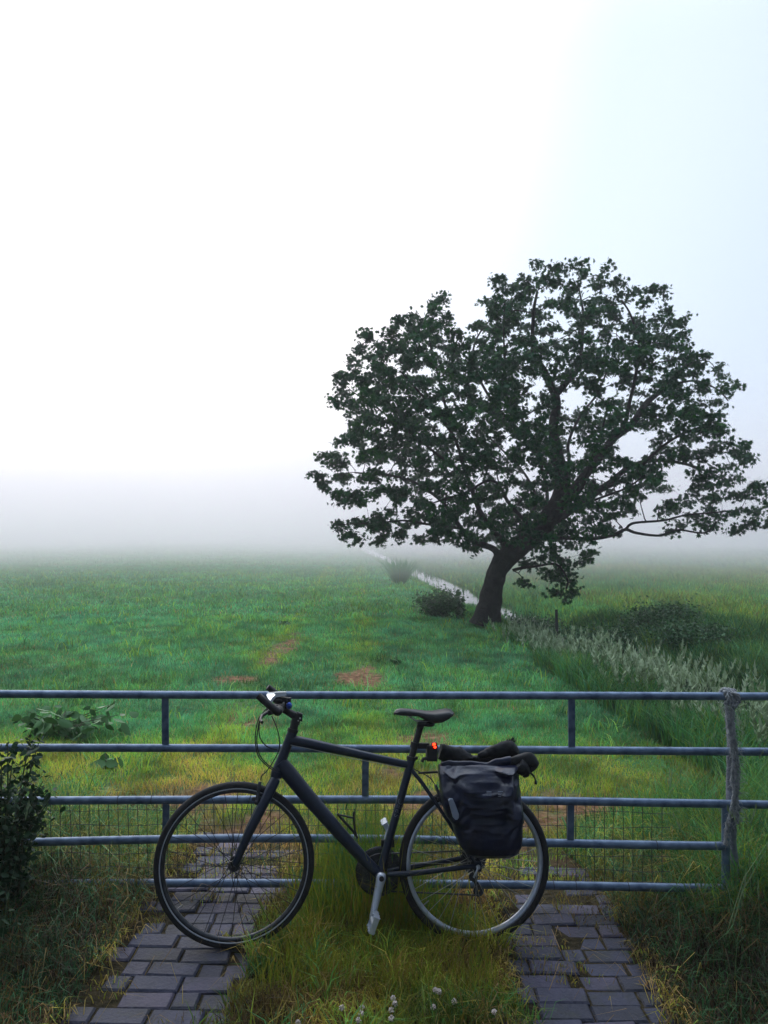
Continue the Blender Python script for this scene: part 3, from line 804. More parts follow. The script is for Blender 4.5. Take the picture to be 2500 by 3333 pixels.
for (zx, zy, dz) in clumps:
    px, py = Z8(zx, zy)
    c = P(px, py, TD + dz)
    cv = np.array(c)
    npn = NP_[:ncount]; dd = np.linalg.norm(npn - cv, axis=1) + np.maximum(0, npn[:, 2] - cv[2] + .1) * .5
    k = int(dd.argmin()); s = nodes[k][0]
    L = (c - s).length
    if L > .05:
        rr = min(nodes[k][1] * .6, .010 + .012 * L)
        md = s * .5 + c * .5 + Vector((rt.uniform(-.1, .1) * L, rt.uniform(-.1, .1) * L, rt.uniform(.02, .16) * L))
        q1 = s * .75 + md * .25 + Vector((rt.uniform(-.03, .03), 0, rt.uniform(-.03, .03)))
        tb.tube([s, q1, md, md * .4 + c * .6 + Vector((0, 0, .02)), c], [rr, rr * .85, rr * .7, rr * .6, rr * .45], 5, cap=False)
        for pt_, f_ in ((md, .75), (c, .6)):
            nodes.append((pt_, rr * f_ / .6)); NP_[ncount] = tuple(pt_); ncount += 1
    ed = 1.0
    nl = rt.randint(44, 84) if zx > 900 else rt.randint(62, 104)
    for tw in range(4):
        dv = Vector((rt.gauss(0, 1), rt.gauss(0, 1), rt.gauss(0, .55))).normalized() * rt.uniform(.10, .21)
        e2 = c + dv
        tb.tube([c, (c + e2) / 2 + Vector((0, 0, .015)), e2], [.005, .004, .002], 3, cap=False)
        mN = nl // 4
        f = rng.uniform(.2, 1.1, mN)
        pp = np.array(c)[None] + np.array(dv)[None] * f[:, None] + rng.normal(0, .055, (mN, 3)) * np.array([1, 1, .7])
        LP.append(pp); LS.append(rng.uniform(.05, .098, mN)); LT.append(np.clip(rt.uniform(.1, .8) + rng.normal(0, .15, mN), 0, 1))
LP = np.concatenate(LP); LS = np.concatenate(LS); LT = np.concatenate(LT)
tb.build('trunk', M_bark, tree)
q = leaves(LP, LS, LOBE, up=.45, droop=.6, tint=LT)
np_mesh('crown', q[0], q[1], q[2], M_leaf, parent=tree, attrs={'tint': q[3]}, org=tuple(tree_base))
print('leaves', len(LP), 'clumps', len(clumps))

# ------------------------------------------------------------------ far trees in the fog
def far_tree(px, D, h, wd, label, seed):
    rs = np.random.default_rng(seed)
    x = (px - 1250) / F * D
    base = Vector((x, D, float(gz(x, D))))
    t = empty('distant_tree', base, label, 'tree', 'trees in a row far off in the fog')
    m = MB(); m.tube([base, base + Vector((.1, 0, h * .35)), base + Vector((0, 0, h * .8))], [.25, .2, .06], 8)
    for k in range(7):
        a = rs.uniform(0, 6.28); z = h * rs.uniform(.3, .6)
        m.tube([base + Vector((0, 0, z)), base + Vector((math.cos(a) * wd * .3, math.sin(a) * wd * .3, z + h * .25))], [.1, .03], 5)
    m.build('trunk', M_bark, t)
    nC = 46; P_ = []
    for k in range(nC):
        v = rs.normal(0, 1, 3); v /= np.linalg.norm(v); v *= rs.uniform(.45, 1) ** .5
        c = np.array(base) + np.array([v[0] * wd / 2, v[1] * wd / 2, h * .58 + v[2] * h * .4])
        P_.append(c + rs.normal(0, .45, (60, 3)))
    P_ = np.concatenate(P_)
    q = leaves(P_, rs.uniform(.3, .5, len(P_)), OVAL, up=.4)
    np_mesh('crown', q[0], q[1], q[2], M_leaf, parent=t, attrs={'tint': q[3]}, org=tuple(base))
labs = ['faint round tree in the fog just right of the maple crown', 'faint taller tree in the fog at the right edge of the field', 'faint tree in the fog beyond the right edge, behind the first two', 'faint broad tree in the fog past the taller one']
for k, (px, D, h, wd) in enumerate(((2468, 60, 5.0, 4.2), (2590, 62, 5.5, 5.0), (2730, 63, 5.2, 5.0), (2340, 74, 4.6, 5))):
    far_tree(px, D, h, wd, labs[k], 60 + k)

# ------------------------------------------------------------------ bushes, clumps, post
def leafy_bush(name, base, rx, ry, h, nl, sz, shape, label, cat, group=None, m=M_weed, t0=.0, t1=.6, stems=9, shell=.25):
    base = Vector((base[0], base[1], float(gz(base[0], base[1]))))
    t = empty(name, base, label, cat, group)
    sb = MB(); pos = []
    for k in range(stems):
        a = random.uniform(0, 6.28); r = random.uniform(.2, 1) ** .6
        tip = base + Vector((math.cos(a) * rx * r, math.sin(a) * ry * r, h * random.uniform(.55, 1.0) * (1 - .25 * r * r)))
        md = base * .5 + tip * .5 + Vector((-math.cos(a) * rx * .12, 0, h * .08))
        sb.tube([base + Vector((math.cos(a) * rx * .25 * r, math.sin(a) * ry * .25 * r, -.02)), md, tip], [.006, .005, .002], 5, cap=False)
        nn_ = nl // stems
        f = rng.uniform(.12, 1, nn_)[:, None]
        A = np.array(base + Vector((math.cos(a) * rx * .25 * r, math.sin(a) * ry * .25 * r, 0))); Bm = np.array(md); Ct = np.array(tip)
        p = (1 - f) ** 2 * A + 2 * f * (1 - f) * Bm + f ** 2 * Ct
        pos.append(p + rng.normal(0, 1, (nn_, 3)) * np.array([rx, ry, h * .5]) * shell * .5)
    pos = np.concatenate(pos); pos[:, 2] = np.maximum(pos[:, 2], base.z + .01)
    sb.build('stems', M_weed_stem, t)
    q = leaves(pos, rng.uniform(.6, 1.2, len(pos)) * sz, shape, up=.35, droop=.5, tint=rng.uniform(t0, t1, len(pos)))
    np_mesh('foliage', q[0], q[1], q[2], m, parent=t, attrs={'tint': q[3]}, org=tuple(base))
    return t
M_weed_stem = mat('weed_stem', (.05, .07, .03), (.08, .09, .04), rough=.8)
leafy_bush('leafy_bush', (-1.74, 3.55), .20, .25, .98, 2600, .036, OVAL, 'dark leafy bush growing over the left end of the gate', 'bush', stems=22, t1=.12)
leafy_bush('leafy_bush', (-1.80, 3.1), .38, .35, .42, 1500, .04, OVAL, 'low dark nettles in the left foreground corner below the gate rails', 'bush', stems=22, t1=.1)
leafy_bush('burdock_plant', (-2.75, 6.5), .62, .35, .30, 170, .12, OVAL, 'broad leaved burdock plant just beyond the second gate rail at left', 'plant', t0=.4, t1=1, stems=12)
leafy_bush('dock_plant', (-2.05, 5.7), .12, .12, .13, 9, .15, OVAL, 'small dock plant with one pale upright leaf in the left grass', 'plant', t0=.8, t1=1, stems=3)
for px, D, rx, h, nl, lb in ((1425, 15.3, .42, .55, 900, 'dark low bush at the ditch edge left of the maple trunk'), (1885, 12.3, .42, .75, 1500, 'dark bush right behind the thin fence post'),
                             (2010, 13.2, .6, .6, 1500, 'broad dark bush on the far ditch bank right of the fence post'), (2140, 13.5, .6, .62, 1300, 'dark bush in the rank growth further right along the bank'),
                             (1700, 14.6, .5, .5, 900, 'green bush at the right foot of the maple trunk'), (1765, 15.6, .5, .55, 900, 'soft green bush across the water between maple and fence post'),
                             (2260, 12.0, .55, .45, 900, 'low dark bush nearest the right edge of the rough field')):
    leafy_bush('bank_bush', ((px - 1250) / F * D, D), rx * 1.15, rx, h * 1.15, nl * 4, .055, OVAL, lb, 'bush', 'bushes along the ditch', stems=40, t0=.1, t1=.8, shell=.4)
leafy_bush('broadleaf_weed', ((1492 - 1250) / F * 14.9, 14.9), .14, .14, .72, 70, .16, OVAL, 'tall broad leaved weed standing over the water left of the trunk', 'plant', t0=.2, t1=.7, stems=5)
for px, D, lb in ((930, 13.5, 'small dark weed in the meadow straight above the bicycle handlebar'), (1290, 10.0, 'dock plant right of the bare dirt patch in the meadow')):
    leafy_bush('meadow_weed', ((px - 1250) / F * D, D),   .13, .12, .13, 40, .075, OVAL, lb, 'plant', 'weeds in the meadow', t0=.4, t1=1, stems=5)
# rush clump on the bank
rx_, ry_ = (1300 - 1250) / F * 23.4, 23.4
rb = Vector((rx_, ry_, float(gz(rx_, ry_))))
G = GB(); n_ = 520
a_ = rng.uniform(0, 2 * np.pi, n_); r_ = rng.uniform(0, .13, n_)
x = rx_ + np.cos(a_) * r_; y = ry_ + np.sin(a_) * r_
hh = rng.uniform(.35, .85, n_)
base = np.stack([x, y, np.full(n_, rb.z - .02)], 1)
ln = rng.uniform(.05, .95, n_)
tip = base + np.stack([np.cos(a_) * ln * hh, np.sin(a_) * ln * hh, hh], 1); md = base * .5 + tip * .5; md[:, 2] += .05
Wd = np.stack([np.ones(n_), 0 * a_, 0 * a_], 1) * .011
Vv = np.stack([base - Wd, base + Wd, md + Wd * .9, md - Wd * .9, tip], 1).reshape(-1, 3); kk = np.arange(n_)[:, None] * 5
G.add((Vv, np.concatenate([kk + [[0, 1, 2, 3]], kk + [[3, 2, 4]]], 1).ravel(), np.tile([4, 3], n_), np.repeat(np.clip(.85 + rng.normal(0, .1, n_), 0, 1), 5)))
rt_o = empty('rush_clump', rb, 'spiky clump of rushes on the ditch bank left of the maple', 'plant')
np_mesh('rush_blades', G.p[0][0], G.p[0][1], G.p[0][2], M_grass, parent=rt_o, attrs={'tint': G.p[0][3], 'val': np.ones(len(G.p[0][3]))}, org=tuple(rb))
# thin fence post
m = MB(); p0 = P(1812, 2110, 11.7); p1 = P(1811, 1984, 11.7); p0.z = float(gz(p0.x, 11.7)) - .05
m.tube([p0, p0 * .5 + p1 * .5 + Vector((.004, 0, 0)), p1], [.026, .025, .022], 8)
tag(m.build('fence_post', M_darkpost), 'thin dark wooden stake standing on the bank right of the maple', 'post')

# ------------------------------------------------------------------ gate
def GD(px): return 3.80 - .06 * ((px - 1250) / 1250) ** 2 - .035 * (px - 1250) / 1250
gate_base = P(1250, 2876, 3.8); gate_base.z = float(gz(gate_base.x, 3.8))
gate = empty('field_gate', gate_base, 'galvanised tubular steel field gate with five rails across the track', 'gate')
RA = {1: [(-260, 2257), (0, 2259), (600, 2262), (1250, 2263), (1900, 2264), (2500, 2267), (2760, 2268)],
      2: [(-260, 2433), (45, 2434), (700, 2435), (1250, 2437), (1700, 2441), (2500, 2447), (2760, 2449)],
      3: [(-260, 2610), (80, 2606), (700, 2603), (1250, 2602), (1700, 2605), (2500, 2619), (2760, 2624)],
      4: [(-260, 2752), (125, 2740), (700, 2728), (1250, 2729), (1700, 2742), (2370, 2755)],
      5: [(-260, 2882), (240, 2875), (700, 2874), (1250, 2876), (1700, 2879), (2370, 2893)]}
def ry(k, px):
    a = RA[k]; xs = [q[0] for q in a]; yv = [q[1] for q in a]
    return float(np.interp(px, xs, yv))
def gp(px, py, off=0.): return P(px, py, GD(px) + off)
for k in range(1, 6):
    m = MB(); a = RA[k]; x0, x1 = a[0][0], a[-1][0]
    pts = []
    for q in range(25):
        px = x0 + (x1 - x0) * q / 24
        yv = sum(ry(k, min(x1, max(x0, px + d))) for d in (-220, -110, 0, 110, 220)) / 5
        pts.append(gp(px, yv))
    m.tube(pts, .0195, 14)
    m.build('rail', M_galv, gate)
def flatbar(px, ka, kb, w_=.0165):
    m = MB(); a = gp(px, ry(ka, px) + 12, -.0); b_ = gp(px + (1 if ka == 1 else -1), ry(kb, px) - 12, -.0)
    m.box((a + b_) / 2, (w_, 0, 0), (0, .005, 0), (a - b_) / 2, .002)
    m.build('upright', M_galv, gate)
for px, ka, kb in ((538, 1, 2), (1860, 1, 2), (1190, 2, 3), (541, 3, 4), (1858, 3, 4)): flatbar(px, ka, kb)
for px, k2 in ((-262, 5), (2362, 5)):
    m = MB(); ka = 1 if px < 0 else 3
    m.tube([gp(px, ry(ka, px)), gp(px, ry(5, px))], .019, 12); m.build('end_upright', M_galv, gate)
# welded wire mesh tied to the lower rails
m = MB(); rs = random.Random(4)
px = 165
while px < 2180:
    t0 = gp(px, ry(3, px) + 8, .022); t1 = gp(px + 6 * (1 if px < 700 else .0), ry(5, px) - 6, .022)
    mid = t0 * .5 + t1 * .5 + Vector((rs.uniform(-.004, .004), rs.uniform(-.004, .006), 0))
    m.tube([t0, mid, t1], .0017, 4, cap=False)
    px += 31.3 + rs.uniform(-1.5, 1.5)
for f in (.12, .3, .47, .64, .81, .95):
    pts = []
    for q in range(60):
        px = 165 + (2180 - 165) * q / 59
        y0, y1 = ry(3, px), ry(5, px)
        pts.append(gp(px, y0 + (y1 - y0) * f + 3 * math.sin(px * .02 + f * 20), .0235 + .003 * math.sin(px * .05)))
    m.tube(pts, .0014, 4, cap=False)
m.build('wire_mesh', M_wire, gate)
for px, k in ((385, 3), (494, 3), (1800, 5), (1873, 5), (2043, 5), (2135, 4), (440, 5), (1000, 3)):
    m = MB(); c = gp(px, ry(k, px)); pts = []
    for q in range(15):
        a = 2 * math.pi * q / 12
        pts.append(c + Vector((.002 * q / 6, math.cos(a) * .0215, math.sin(a) * .0215)))
    m.tube(pts, .0016, 5); m.build('wire_tie', M_wire, gate)
# posts the gate hangs on / closes against
for px, lb in ((-330, 'stout wooden gate post behind the dark bush at the left gate end'), (2830, 'stout wooden gate post past the right end of the gate')):
    m = MB(); x = (px - 1250) / F * 3.8; z0 = float(gz(x, 3.8))
    m.tube([(x, 3.8, z0 - .1), (x, 3.8, .6), (x, 3.8, 1.12), (x, 3.8, 1.15)], [.08, .078, .075, .05], 18)
    tag(m.build('gate_post', M_postw), lb, 'post')
# thin weathered post at the right gate end, wrapped by frayed rope
pA = gp(2392, 2915, .05); pA.z = float(gz(pA.x, pA.y)) - .05; pB = gp(2372, 2330, .055)
m = MB(); pts = []; rd = []
for q in range(21):
    t = q / 20; p = pA * (1 - t) + pB * t
    pts.append(p + Vector((.006 * math.sin(t * 9), 0, 0))); rd.append(.023 - .004 * t + .004 * mnoise.noise(Vector((0, 0, t * 9))))
m.tube(pts, rd, 12)
for q in range(len(m.v)):
    p = Vector(m.v[q]); m.v[q] = tuple(p + mnoise.noise_vector(p * 30) * .005)
tag(m.build('weathered_stake', M_postw), 'grey weathered stake under the frayed rope at the right gate end', 'post')
rope_base = gp(2385, 2890, 0); rope_base.z = float(gz(rope_base.x, rope_base.y))
rope = empty('frayed_rope', rope_base, 'frayed grey rope knotted over the top rail and hanging down the gate', 'rope')
m = MB(); fr = MB(); rs = random.Random(8)
def strand(path, rad, tw, name='strand'):
    """path: list of points; two twisted yarns"""
    n_ = len(path); M_ = 18 * (n_ - 1)
    for ph in (0, 2.1, 4.2):
        pts = []
        for q in range(M_ + 1):
            u = q / M_ * (n_ - 1); k = min(int(u), n_ - 2); f = u - k
            p = path[k] * (1 - f) + path[k + 1] * f
            a = q / M_ * tw + ph
            pts.append(p + Vector((math.cos(a), math.sin(a), 0)) * rad * .8 + mnoise.noise_vector(p * 22 + Vector((ph, 0, 0))) * .006)
        m.tube(pts, [rad * (.62 + .25 * mnoise.noise(Vector((q * .35, ph, 0)))) for q in range(M_ + 1)], 6)
hang = [gp(2362, 2285, -.03), gp(2372, 2340, -.032), gp(2376, 2400, -.032), gp(2384, 2440, -.034), gp(2390, 2480, -.034), gp(2385, 2540, -.032), gp(2392, 2590, -.034), gp(2378, 2650, -.03), gp(2366, 2700, -.03), gp(2362, 2750, -.03)]
strand(hang, .0080, 60)
hang2 = [gp(2385, 2270, -.03), gp(2384, 2340, -.03), gp(2388, 2400, -.034), gp(2397, 2450, -.036), gp(2402, 2520, -.034), gp(2398, 2580, -.034), gp(2400, 2640, -.03), gp(2398, 2680, -.02)]
strand(hang2, .0080, 55)
m.build('hanging_end', M_rope, rope)
m = MB()
for (cx, ph) in ((2362, 0), (2375, .6), (2388, .2)):
    c = gp(cx, 2264); path = []
    for q in range(9):
        a = 2 * math.pi * q / 8 + ph
        path.append(c + Vector((.003 * q - .01, math.cos(a) * .031, math.sin(a) * .031)))
    strand(path, .008, 22)
path = [gp(2385, 2252, -.03), gp(2400, 2262, -.035), gp(2404, 2284, -.03), gp(2392, 2300, -.03), gp(2378, 2292, -.03), gp(2368, 2270, -.035), gp(2360, 2250, -.03)]
strand(path, .008, 24)
m.build('knot', M_rope, rope)
for q in range(420):
    pt = rs.choice([hang, hang2]); u = rs.uniform(0, len(pt) - 1.01); k = int(u); f = u - k
    p = pt[k] * (1 - f) + pt[k + 1] * f + Vector((rs.uniform(-.012, .012), rs.uniform(-.02, 0), 0))
    d = Vector((rs.choice((-1, 1)) * rs.uniform(.2, 1), rs.uniform(-.7, .1), rs.uniform(-.9, .5))).normalized() * rs.uniform(.012, .05)
    fr.tube([p, p + d * .6 + Vector((0, 0, .004)), p + d + Vector((0, 0, -.006))], [.0011, .0009, .0005], 3, cap=False)
fr.build('loose_fibres', M_rope, rope)

# ------------------------------------------------------------------ bicycle
hubF = P(764, 2812, 3.36); hubR = P(1545, 2806, 3.46)
U = (hubF - hubR).normalized()
LEAN = R(7)
v0 = Vector((0, math.sin(LEAN), math.cos(LEAN)))
VV = (v0 - U * v0.dot(U)).normalized()
WW = VV.cross(U).normalized()            # towards the camera
if WW.y > 0: WW = -WW
camp = Vector((0, 0, H))
def B(px, py, w_=0.):
    d = ray(px, py); o = hubR + WW * w_
    t = (o - camp).dot(WW) / d.dot(WW)
    return camp + d * t
bike_base = (hubF + hubR) / 2 - VV * .343
bike_base.z = (float(gz(hubF.x, hubF.y)) + float(gz(hubR.x, hubR.y))) / 2
bike = empty('bicycle', bike_base, 'dark grey hybrid bicycle leaning against the galvanised field gate', 'bicycle')
print('contacts', hubF - VV * .343, hubR - VV * .343, gz(hubF.x, hubF.y), gz(hubR.x, hubR.y), 'wheelbase', (hubF - hubR).length)
def BT(pts, rad, name=None, mt=M_frame, sides=12, parent=None, cap=True, flat=1., build=True):
    m = MB(); m.tube([B(*p) for p in pts], rad, sides, cap, flat, WW if flat != 1 else None)
    return m.build(name, mt, parent or bike)
def smooth_path(pts, sub=6):
    o = []; n_ = len(pts)
    for k in range(n_ - 1):
        p0 = pts[max(0, k - 1)]; p1 = pts[k]; p2 = pts[k + 1]; p3 = pts[min(n_ - 1, k + 2)]
        for q in range(sub):
            f = q / sub
            o.append(.5 * ((2 * p1) + (p2 - p0) * f + (2 * p0 - 5 * p1 + 4 * p2 - p3) * f * f + (3 * p1 - p0 - 3 * p2 + p3) * f ** 3))
    o.append(pts[-1]); return o

def wheel(hub, rim_mat, strip, spoke_mat, Rw, rimh):
    tr_ = Rw - .0185
    rm = MB()
    ro = Rw - .031; ri = ro - rimh
    rm.ringprof(hub, U, VV, WW, [(ro, -.0115), (ro, .0115), (ro - rimh * .55, .0115), (ri, .006), (ri, -.006), (ro - rimh * .55, -.0115)], 96)
    wh = rm.build('wheel', rim_mat, bike)
    t = MB(); prof = []
    for k in range(14):
        a = 2 * math.pi * k / 14
        prof.append((tr_ + .0185 * math.cos(a), .0165 * math.sin(a)))
    t.ringprof(hub, U, VV, WW, prof, 96); t.build('tyre', M_rubber, wh)
    if strip:
        for sgn in (1, -1):
            s_ = MB(); r0 = Rw - .0285
            s_.ringprof(hub, U, VV, WW, [(r0 - .0022, sgn * .0135), (r0 - .0022, sgn * .0165), (r0 + .0022, sgn * .0178), (r0 + .0022, sgn * .0150)], 96)
            s_.build('reflective_stripe', M_strip, wh)
    h_ = MB()
    h_.tube([hub - WW * .05, hub - WW * .034, hub - WW * .03, hub + WW * .03, hub + WW * .034, hub + WW * .05], [.009, .009, .014, .014, .009, .009], 14)
    for sg in (-1, 1): h_.tube([hub + WW * (sg * .030), hub + WW * (sg * .034)], .024, 18)
    h_.build('hub', M_alu_d, wh)
    for k in range(32):
        a = 2 * math.pi * k / 32; sg = 1 if k % 2 else -1
        cr = (1 if (k // 2) % 2 else -1) * R(62)
        h0 = hub + WW * (.031 * sg) + (U * math.cos(a + cr) + VV * math.sin(a + cr)) * .021
        r0 = hub + (U * math.cos(a) + VV * math.sin(a)) * (ri + .002)
        s_ = MB(); s_.tube([h0, r0], .0014, 4, cap=False); s_.build('spoke', spoke_mat, wh)
    # valve
    s_ = MB(); a = R(-38)
    d = U * math.cos(a) + VV * math.sin(a); s_.tube([hub + d * (ri + .002), hub + d * (ri - .03)], .003, 6); s_.build('valve', M_chrome, wh)
    return wh
fw = wheel(hubF, M_alu_d, True, M_black, .345, .016)
rw = wheel(hubR, M_alu, False, M_chrome, .341, .020)

# frame as one welded body
m = MB()
HT, HB = (953, 2380), (901, 2515)
m.tube([B(*HT), B(943, 2406), B(918, 2470), B(*HB)], [.0225, .0215, .0225, .026], 16)
m.tube([B(945, 2409), B(1000, 2419), B(1100, 2440), B(1220, 2466), B(1334, 2491)], [.024, .0235, .020, .0175, .0165], 14, flat=.9, flat_axis=WW)
m.tube([B(912, 2480), B(935, 2510), B(1000, 2590), B(1100, 2705), B(1190, 2803), B(1238, 2850)], [.031, .0350, .0335, .0290, .0245, .0225], 16, flat=.9, flat_axis=WW)
m.tube([B(1339, 2470), B(1334, 2492), B(1310, 2580), B(1270, 2720), B(1236, 2845)], [.0185, .0180, .0175, .0175, .0190], 14)
BBc = B(1238, 2848)
m.tube([BBc - WW * .036, BBc + WW * .036], .0235, 18)
for sg in (-1, 1):
    dr = hubR + WW * (sg * .064)
    p = B(1262, 2842) + WW * sg * .022; q2 = B(1340, 2832) + WW * sg * .044
    m.tube([p, q2, hubR + WW * sg * .062 - U * -.03, dr], [.0125, .0120, .0100, .0085], 10)
    a = B(1340, 2506) + WW * sg * .012; b2 = B(1372, 2545) + WW * sg * .036
    m.tube([a, b2, B(1450, 2660) + WW * sg * .052, dr], [.0095, .0085, .0080, .0075], 9)
    m.box(dr, U * .016, VV * .02, WW * .004, .001)
frame = m.build('frame', M_frame, bike)
m = MB(); m.tube([B(1338, 2474), B(1340, 2462)], .021, 14); m.box(B(1352, 2468), U * .01, VV * .006, WW * .008, .002); m.build('seat_clamp', M_black, frame)
# lettering on the seat tube, reading upwards
fc_ = bpy.data.curves.new('tmp', 'FONT'); fc_.body = 'SPEC'; fc_.size = .034; fc_.extrude = .0004; fc_.shear = .15; fc_.space_character = 1.15
fo = bpy.data.objects.new('tmp', fc_); COL.objects.link(fo)
dg = bpy.context.evaluated_depsgraph_get(); me = bpy.data.meshes.new_from_object(fo.evaluated_get(dg)); bpy.data.objects.remove(fo)
a0 = B(1288, 2660); a1 = B(1320, 2550); tx = (a1 - a0).normalized(); tyv = WW.cross(tx).normalized()
tc_ = B(1310, 2580); 
ax0 = B(1270, 2720); axd = (B(1310, 2580) - ax0).normalized()
vsn = []
for v in me.vertices:
    s_ = v.co.x; h_ = v.co.y - .012
    ang = h_ / .0178
    foot = ax0 + axd * ((a0 - ax0).dot(axd) + s_)
    nrm = WW; sd = axd.cross(WW).normalized()
    vsn.append(foot + sd * (-math.sin(ang) * .0181) + nrm * (math.cos(ang) * .0181 + v.co.z))
m = MB(); m.add(vsn, [tuple(p.vertices) for p in me.polygons], False)
m.build('lettering', mat('decal_grey', (.10, .12, .16), (.13, .15, .19), rough=.4), frame)
# fork
m = MB()
m.tube([B(903, 2510), B(899, 2530)], [.027, .026], 14)
for sg in (-1, 1):
    q0 = B(898, 2534) + WW * sg * .02; q1 = B(880, 2568) + WW * sg * .046; q2 = B(811, 2706) + WW * sg * .050; q3 = B(772, 2796) + WW * sg * .050; q4 = hubF + WW * sg * .050
    m.tube([q0, q1, q2, q3, q4], [.021, .0225, .0185, .0145, .0125], 12, flat=.75, flat_axis=WW)
m.build('fork', M_frame, bike)
m = MB(); m.tube([B(952, 2383), B(955, 2372)], .0245, 16); m.tube([B(955, 2373), B(961, 2350)], [.0190, .0175], 16); m.build('headset', M_black, bike)
# stem and bars
stA, stB = B(966, 2334), B(916, 2302)
m = MB(); m.tube([B(960, 2356), B(970, 2322)], .0205, 14)
m.tube([B(970, 2336), B(940, 2318), stB], [.020, .0165, .019], 12)
m.box(B(976, 2332, .0), (B(984, 2336) - B(968, 2330)) * .55, VV * .017, WW * .015, .003)
stem = m.build('stem', M_black, bike)
m = MB(); m.tube([B(977, 2338, .016), B(977, 2338, .019)], .0045, 8); m.tube([B(971, 2346, .018), B(971, 2346, .021)], .0035, 8); m.build('pinch_bolt', M_chrome, stem)
barU = (WW * 1.0 + U * .02 + Vector((0, 0, .02))).normalized()
barC = stB + VV * .006
nearE = barC + barU * .275; farE = barC - barU * .275
m = MB(); m.tube([nearE, barC + barU * .1, barC, barC - barU * .1, farE], [.0125, .0125, .0158, .0125, .0125], 12); bar = m.build('handlebar', M_black, bike)
for sg, e_ in ((1, nearE), (-1, farE)):
    m = MB(); m.tube([e_ - barU * sg * .125, e_ - barU * sg * .12, e_ - barU * sg * .015, e_], [.0165, .0175, .0175, .0165], 14); m.build('grip', M_rubber, bar)
    # bar end horn pointing forward and up
    m = MB(); hd = (U * .80 + VV * .62).normalized()
    m.tube([e_ - barU * sg * .0, e_ + hd * .02 + barU * sg * .008, e_ + hd * .06 + barU * sg * .006, e_ + hd * .105], [.0175, .0155, .0150, .0145], 12); m.build('bar_end', M_black, bar)
    # lever body, blade
    m = MB(); c = e_ - barU * sg * .15
    m.tube([c - barU * .016, c + barU * .016], .019, 12)
    fwd = (U * .92 - VV * .25).normalized()
    m.box(c + fwd * .028 - VV * .004, fwd * .024, VV * .012, WW * .016, .004)
    lv = m.build('brake_lever', M_black, bar)
    m = MB(); pv = c + fwd * .045
    m.tube([pv, pv + fwd * .03 + barU * sg * .03 - VV * .008, pv + fwd * .032 + barU * sg * .085 - VV * .018, pv + fwd * .022 + barU * sg * .12 - VV * .028], [.008, .0075, .006, .0065], 8); m.build('lever_blade', M_black, lv)
    m = MB(); c2 = e_ - barU * sg * .19
    m.ell(c2 - VV * .012 + U * .012, U * .026, VV * .018, barU * .024); m.build('shifter', M_black, bar)
# silver lamp held over the bars
m = MB()
poly = [(866, 2262), (869, 2257), (900, 2254), (931, 2253), (932, 2264), (918, 2266), (898, 2270), (890, 2280), (886, 2286), (876, 2280), (868, 2270)]
m.prism([B(x, y, .055) for x, y in poly], WW * -.045)
for k in range(len(m.sm)): m.sm[k] = False
lamp = m.build('headlight', mat('lamp_silver', (.5, .54, .58), (.62, .65, .68), rough=.22, metal=.4), bike)
m = MB(); m.prism([B(x, y, .0575) for x, y in [(868, 2262), (871, 2259), (892, 2258), (896, 2262), (885, 2271), (880, 2280), (874, 2274)]], WW * -.005)
m.build('lens', emit('headlight_led', (.9, .95, 1.0), 2.2), lamp)
m = MB(); m.ell(B(906, 2280, .03), U * .026, VV * .017, WW * .028); m.box(B(922, 2276, .03), U * .018, VV * .009, WW * .02, .003); m.box(B(937, 2285, .02), U * .014, VV * .02, WW * .012, .003)
m.build('lamp_mount', M_black, lamp)
m = MB(); c = B(941, 2297, .05); m.ell(c, U * .0135, VV * .0155, WW * .011); m.build('bell', M_blue, bar)
# cables
for k, (cps, w0) in enumerate((([(868, 2306), (842, 2340), (832, 2386), (832, 2424), (842, 2462), (866, 2490), (893, 2509)], .05), ([(872, 2308), (847, 2342), (838, 2386), (837, 2424), (847, 2460), (870, 2487), (898, 2506)], .04),
                               ([(872, 2312), (847, 2348), (844, 2390), (855, 2416), (876, 2433), (903, 2441)], .02), ([(885, 2330), (901, 2369), (909, 2403), (908, 2441), (889, 2479), (868, 2510), (853, 2524), (849, 2540)], -.02))):
    pts = [B(x, y, w0 * (1 - .5 * i / len(cps))) for i, (x, y) in enumerate(cps)]
    m = MB(); m.tube(smooth_path(pts), .0026, 7); m.build('cable', M_black, bike)
# front brake arms
for sg in (1, -1):
    m = MB(); o = .034 * sg
    m.tube([B(846, 2546, o * .6), B(841, 2575, o), B(838, 2607, o)], [.007, .008, .010], 8)
    m.box(B(838, 2600, o * .7), U * .024, VV * .007, WW * .008, .002); m.ell(B(836, 2612, o + .006), U * .011, VV * .011, WW * .006)
    m.build('brake_arm', M_alu_d, bike)
for sg in (1, -1):
    m = MB(); o = .036 * sg
    m.tube([B(1417, 2555, o * .5), B(1432, 2590, o), B(1440, 2612, o)], [.006, .008, .009], 8)
    m.box(B(1438, 2600, o * .7), U * .02, VV * .006, WW * .008, .002)
    m.build('brake_arm', M_alu_d, bike)
m = MB(); m.tube(smooth_path([B(1345, 2502, 0), B(1375, 2517, 0), B(1400, 2532, 0), B(1415, 2553, 0)]), .0024, 6); m.build('cable', M_black, bike)
m = MB(); m.tube([B(946, 2425, .018), B(1000, 2436, .02), B(1150, 2470, .017), B(1320, 2500, .014)], .0016, 5); m.build('cable', M_chrome, bike)
